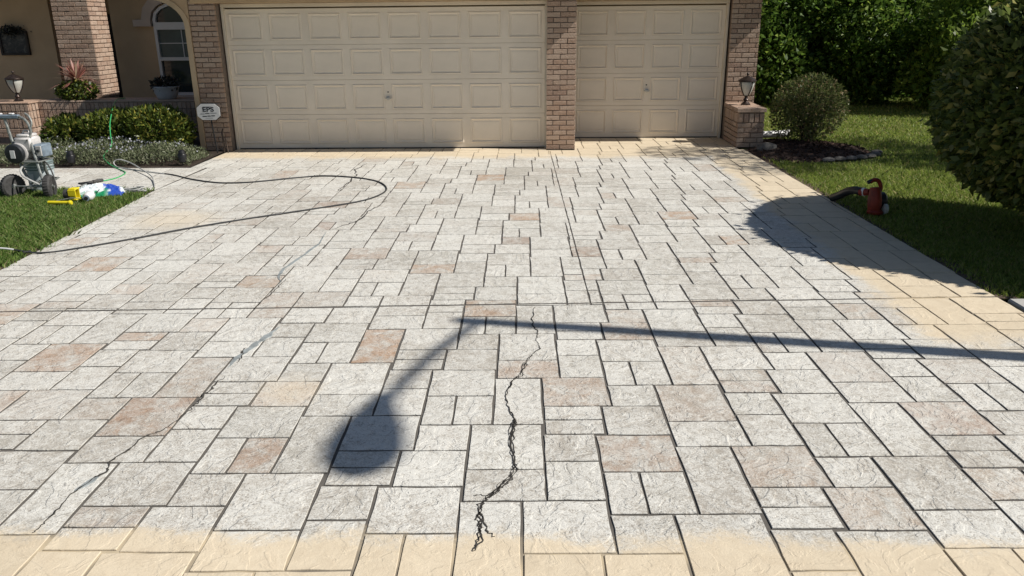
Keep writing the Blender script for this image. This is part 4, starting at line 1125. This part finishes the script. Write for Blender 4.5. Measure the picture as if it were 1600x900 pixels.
fr.tube([(-5.88, 8.87, .14), (-5.97, 9.20, .16), (-5.80, 9.22, .16), (-5.72, 8.84, .14)], .011, 7)
fr.tube([(-6.00, 8.88, .10), (-6.12, 9.25, .02)], .010, 7)
fr.build('frame', 'steel', ct, True)
gr = MB().box(-6.28, -5.97, 8.955, 9.005, .885, .93, .01).build('handle_grip', 'blue_grey', ct)
for q in range(2): MB().box(-6.22 + q * .14, -6.17 + q * .14, 8.96, 9.0, .93, .948, .006).build('grip_clip', 'white_plastic', ct)
MB().box(-6.10, -5.76, 8.84, 9.14, .40, .415, .004).build('platform', 'steel', ct)
mo = MB(); mo.box(-6.04, -5.84, 8.88, 9.10, .52, .68, .02); mo.box(-6.01, -5.86, 8.90, 9.08, .68, .715, .012); mo.lathe([(.095, -.01), (.11, 0), (.11, .16), (.09, .18)], 20, (-6.0, 8.87, .51), 'y'); mo.tube([(-5.97, 8.98, .71), (-5.95, 8.98, .75), (-5.91, 8.98, .75), (-5.89, 8.98, .71)], .012, 7)
mo.build('motor_housing', 'motor_white', ct, True)
MB().lathe([(.03, -.03), (.10, -.025), (.112, -.012), (.112, .02)], 20, (-6.02, 8.84, .505), 'y').build('motor_end_cap', 'motor_black', ct, True)
MB().box(-6.055, -6.0, 8.806, 8.812, .455, .545, .002).build('cap_label', 'white_plastic', ct)
pb = MB().box(-5.84, -5.72, 8.90, 9.08, .45, .60, .014).build('pump_box', 'blue_grey', ct)
MB().box(-5.80, -5.735, 8.885, 8.90, .47, .585, .004).build('control_panel', 'motor_white', pb)
MB().lathe([(.016, -.02), (.018, 0)], 10, (-5.77, 8.885, .53), 'y').build('dial', 'motor_black', pb)
for q, z in enumerate((.655, .655)): MB().lathe([(.008, -.006), (.008, .002)], 8, (-6.02 + q * .15, 8.88, z), 'y').build('screw', 'black', ct)
MB().tube([(-5.80, 8.99, .45), (-5.80, 9.00, .30), (-5.83, 9.1, .14)], .018, 8).build('suction_tube', 'steel', ct, True)
MB().tube(smooth([(-5.90, 8.90, .40), (-5.98, 8.84, .34), (-5.96, 8.80, .27), (-5.86, 8.76, .22), (-5.70, 8.74, .15), (-5.64, 8.76, .12)], 5), .011, 7).build('return_hose', 'pale_hose', ct, True)
MB().tube(smooth([(-5.80, 9.0, .46), (-5.68, 8.98, .38), (-5.58, 8.90, .28), (-5.53, 8.84, .14), (-5.54, 8.80, .02)], 5), .008, 7).build('power_cord', 'rubber', ct, True)
def wheel(c, ang):
    w_ = MB().lathe([(.075, -.036), (.115, -.040), (.134, -.026), (.138, 0), (.134, .026), (.115, .040), (.075, .036)], 28, (0, 0, 0), 'x')
    o = w_.build('wheel', 'rubber', None, True); o.parent = ct; o.location = (c[0] + 5.95, c[1] - 8.95, c[2]); o.rotation_euler = (0, 0, ang)
    def sub(mb, nm, mt):
        q = mb.build(nm, mt, None, True); q.parent = o; return q
    sub(MB().lathe([(.02, -.040), (.030, -.036), (.06, -.028), (.074, -.034), (.076, 0), (.074, .034), (.06, .028), (.03, .036), (.02, .040)], 20, (0, 0, 0), 'x'), 'rim', 'steel')
    tr = MB()
    for k in range(28):
        t = 2 * math.pi * k / 28
        a, b = math.cos(t), math.sin(t)
        tr.tube([(-.026, a * .135, b * .135), (.0, a * .140, b * .140), (.026, a * .135, b * .135)], .0045, 4)
    sub(tr, 'tread', 'rubber')
wheel((-5.60, 8.83, .125), rad(12)); wheel((-6.06, 8.87, .125), rad(-28))
MB().tube([(-6.06, 8.87, .125), (-5.60, 8.83, .125)], .011, 7).build('axle', 'steel', ct)

ct.location.x -= .06; ct.location.y += .02
for ch in ct.children:
    if ch.name.split('.')[0] in ('frame', 'handle_grip', 'grip_clip', 'motor_housing', 'motor_end_cap', 'cap_label', 'pump_box', 'screw', 'platform', 'suction_tube', 'return_hose'): ch.location.x += .085
bk = root('bucket', (-6.01, 9.28, 0), 'pale grey paint bucket standing behind the paint sprayer', 'bucket')
bc = (-6.01, 9.28, 0)
MB().lathe([(.130, 0), (.135, .005), (.146, .25), (.148, .345), (.142, .345), (.13, .30)], 26, bc).build('pail', 'bucket', bk, True)
for z in (.255, .285, .32): MB().lathe([(.147, z), (.157, z + .004), (.157, z + .014), (.148, z + .018)], 26, bc).build('band', 'bucket_band', bk, True)
MB().lathe([(.156, .345), (.158, .352), (.150, .366), (.02, .368)], 26, bc).build('lid', 'bucket_band', bk, True)
MB().box(-6.08, -6.01, 9.125, 9.132, .06, .22, .002).build('paper_label', 'white_plastic', bk)

# yellow reel tool
YT = None
yt = root('yellow_reel_tool', (-5.18, 8.48, 0), 'small yellow plastic hand reel with a loose bar lying on the lawn', 'tool')
mb = MB(); mb.tube([(-5.30, 8.37, .045), (-5.04, 8.35, .045)], .020, 10); mb.lathe([(.02, -.01), (.027, 0), (.027, .02), (.02, .03)], 12, (-5.055, 8.351, .045), 'x')
mb.build('bar_handle', 'yellow', yt, True)
mb = MB(); mb.box(-5.14, -5.07, 8.52, 8.53, .05, .16, .003); mb.box(-5.14, -5.07, 8.60, 8.61, .05, .16, .003); mb.box(-5.145, -5.065, 8.515, 8.615, .15, .168, .004); mb.box(-5.14, -5.07, 8.515, 8.615, .035, .055, .004)
mb.box(-5.15, -5.06, 8.505, 8.516, .085, .155, .004)
mb.build('reel_cage', 'yellow', yt)
MB().lathe([(.03, -.03), (.055, -.025), (.055, .025), (.03, .03)], 18, (-5.185, 8.56, .10), 'x').build('reel_drum', 'rubber', yt, True)
MB().tube([(-5.22, 8.39, .06), (-5.10, 8.46, .075), (-5.02, 8.50, .065)], .005, 6).build('wire', 'steel', yt, True)
MB().tube(smooth([(-5.05, 8.56, .06), (-4.98, 8.60, .07), (-4.94, 8.72, .09), (-4.99, 8.9, .10)], 5), .004, 6).build('string', 'black', yt, True)

yt.location.x -= .10
# crumpled print bag and jug
bm_, bt, bb = new_mat('white_bag_blue_green_print')
tcb = bt.add('ShaderNodeTexCoord').outputs['Object']
sx_ = bt.add('ShaderNodeSeparateXYZ'); bt.link(tcb, sx_.inputs[0])
nz = bt.math('MULTIPLY', bt.math('SUBTRACT', bt.noise(tcb, 9, 4, .6), .5), .22)
d1 = bt.math('ADD', bt.math('ADD', bt.math('MULTIPLY', sx_.outputs[0], .55), bt.math('MULTIPLY', sx_.outputs[1], .8)), nz)
blue = bt.math('MULTIPLY', bt.ramp(d1, .03, .06), bt.ramp(d1, .17, .20, 1, 0))
d2 = bt.math('ADD', bt.math('SUBTRACT', bt.math('MULTIPLY', sx_.outputs[0], .5), bt.math('MULTIPLY', sx_.outputs[1], .85)), nz)
grn = bt.math('MULTIPLY', bt.ramp(d2, .07, .10), bt.math('MULTIPLY', bt.ramp(d2, .22, .25, 1, 0), bt.ramp(sx_.outputs[0], .08, .16, 1, 0)))
c = bt.mix(blue, (0.66, 0.72, 0.74), (0.02, 0.07, 0.42)); c = bt.mix(grn, c, (0.01, 0.25, 0.10))
bt.link(c, bb.inputs['Base Color']); bb.inputs['Roughness'].default_value = .35
bg_ = root('plastic_bag', (-5.10, 8.88, 0), 'crumpled white plastic bag with blue and green print lying on the lawn', 'bag')
V, F = [], []; N, Mx = 26, 16; rr = np.random.default_rng(5)
ph = rr.uniform(0, 6, 8)
for j in range(Mx + 1):
    for i in range(N + 1):
        a, b = i / N * 2 - 1, j / Mx * 2 - 1
        # taper towards the neck at the left, folded ridges
        wdt = .17 - .10 * (a * .5 + .5); x = a * .25; y = b * wdt
        e = max(0, 1 - abs(b) ** 2.2) * (.85 - .35 * abs(a) ** 2)
        z = .11 * e * (1 + .12 * math.sin(7 * a + 3 * b + ph[0]) * math.sin(4 * b - 5 * a + ph[1])) + .035 * abs(math.sin(8 * a - 7 * b + ph[2])) * e + .018 * abs(math.sin(13 * a + 9 * b + ph[3])) * e + .02
        if abs(a) > .93: z *= .35
        ca, sa = math.cos(.10), math.sin(.10)
        V.append((-5.10 + ca * x - sa * y, 8.88 + sa * x + ca * y + .05 * a, z))
for j in range(Mx):
    for i in range(N):
        q = j * (N + 1) + i; F.append((q, q + 1, q + N + 2, q + N + 1))
bagm = MB().raw(V, F).build('sheet', bm_, bg_)
so = bagm.modifiers.new('thickness', 'SOLIDIFY'); so.thickness = .004
jug = root('spray_jug', (-5.12, 8.72, 0), 'small pale bottle with a dark open neck beside the plastic bag', 'bottle')
mb = MB(); mb.lathe([(.035, 0), (.048, .01), (.055, .06), (.052, .14), (.03, .17), (.03, .19)], 16, (0, 0, 0), 'y')
jo = mb.build('bottle_body', 'white_plastic', None, True); jo.parent = jug; jo.location = (.02, -.02, .062); jo.rotation_euler = (0, 0, rad(195))
mb = MB(); mb.lathe([(.030, .185), (.034, .19), (.034, .21), (.022, .212)], 14, (0, 0, 0), 'y')
jc = mb.build('neck_ring', 'blue_grey', None, True); jc.parent = jug; jc.location = (.02, -.02, .062); jc.rotation_euler = (0, 0, rad(195))
mb = MB(); mb.lathe([(.021, .205), (.021, .2145)], 14, (0, 0, 0), 'y')
jc = mb.build('neck_opening', 'black', None, True); jc.parent = jug; jc.location = (.02, -.02, .062); jc.rotation_euler = (0, 0, rad(195))
sgn = root('spray_gun', (-5.50, 9.50, 0), 'small dark spray gun lying at the lawn edge by the green cord plug', 'tool')
MB().tube([(-5.42, 9.40, .03), (-5.58, 9.46, .04), (-5.70, 9.50, .035)], [.014, .022, .012], 8).build('barrel', 'black', sgn, True)
MB().tube([(-5.56, 9.46, .04), (-5.60, 9.36, .02)], [.018, .014], 8).build('grip', 'steel', sgn, True)

# ------------------------------------------------------------------ leaf blower
lb = root('leaf_blower', (3.40, 7.95, 0), 'orange red leaf blower with a black nozzle lying at the driveway edge', 'leaf blower')
mb = MB(); mb.tube(smooth([(3.38, 7.93, .02), (3.375, 7.93, .10), (3.37, 7.94, .20), (3.365, 7.95, .27)], 4), [.06, .062, .064, .066, .068, .068, .068, .066, .062, .060, .055, .050, .045], 14)
mb.lathe([(.03, 0), (.075, .008), (.08, .03), (.06, .05)], 16, (3.385, 7.92, 0))
mb.build('body', 'orange', lb, True)
MB().tube(smooth([(3.31, 7.95, .325), (3.345, 7.95, .345), (3.39, 7.95, .335), (3.42, 7.95, .28), (3.415, 7.95, .21), (3.40, 7.95, .15)], 5), .021, 9).build('handle', 'orange', lb, True)
MB().tube([(3.285, 7.95, .318), (3.325, 7.95, .338)], .020, 9).build('trigger', 'black', lb, True)
mb = MB(); mb.lathe([(.05, -.01), (.085, .0), (.085, .06), (.06, .085), (.02, .09)], 18, (3.42, 7.99, .13), 'x'); mb.build('fan_housing', 'black', lb, True)
MB().lathe([(.02, -.01), (.055, 0), (.05, .03)], 14, (3.46, 7.90, .06), 'x').build('fuel_tank', 'glass_lamp', lb, True)
MB().tube([(3.33, 7.98, .215), (3.27, 8.06, .20)], [.034, .040], 12).build('nozzle_collar', 'orange', lb, True)
MB().tube([(3.305, 8.02, .208), (3.29, 8.045, .205)], .043, 12).build('nozzle_ring', 'white_plastic', lb, True)
MB().tube(smooth([(3.28, 8.05, .205), (3.25, 8.15, .20), (3.22, 8.26, .165), (3.20, 8.42, .09), (3.185, 8.56, .035)], 5), .042, 12).build('nozzle', 'black', lb, True)

# ------------------------------------------------------------------ street lamp out of frame (its shadow lies on the driveway)
HT = 6.6
tip = Vector((-0.52, 4.91, 0)); base = tip - Vector((-math.cos(SUN_AZ), math.sin(SUN_AZ), 0)) * (HT / math.tan(SUN_EL)); base.z = 0
sl = root('street_lamp', base, 'grey street lamp with a curved arm by the sidewalk', 'street lamp')
bx, by = base.x, base.y
MB().tube([(bx, by, 0), (bx, by, .3), (bx, by, HT)], [.10, .085, .062], 14).build('pole', 'lamp_pole', sl, True)
MB().lathe([(.17, 0), (.17, .05), (.11, .12), (.10, .30)], 16, (bx, by, 0)).build('base', 'lamp_pole', sl, True)
arm = smooth([(bx, by, HT - .12), (bx - .04, by - .5, HT + .05), (bx - .10, by - 1.0, HT + .14), (bx - .14, by - 1.35, HT + .16)], 5)
MB().tube(arm, .032, 9).build('arm', 'lamp_pole', sl, True)
hx, hy, hz_ = bx - .15, by - 1.55, HT + .16
V, F = [], []
for i, (yy, wd, up_, dn) in enumerate(((.42, .04, .04, .04), (.25, .09, .06, .05), (.06, .155, .08, .08), (-.12, .185, .08, .10), (-.26, .165, .07, .10), (-.36, .10, .05, .07), (-.40, .03, .02, .03))):
    for k in range(12):
        t = 2 * math.pi * k / 12; V.append((hx + math.cos(t) * wd, hy + yy, hz_ + math.sin(t) * (up_ if math.sin(t) > 0 else dn)))
for i in range(6):
    for k in range(12): F.append((i * 12 + k, i * 12 + (k + 1) % 12, (i + 1) * 12 + (k + 1) % 12, (i + 1) * 12 + k))
F.append(tuple(reversed(range(12)))); F.append(tuple(72 + k for k in range(12)))
MB().raw(V, F).build('lamp_head', 'lamp_pole', sl, True)
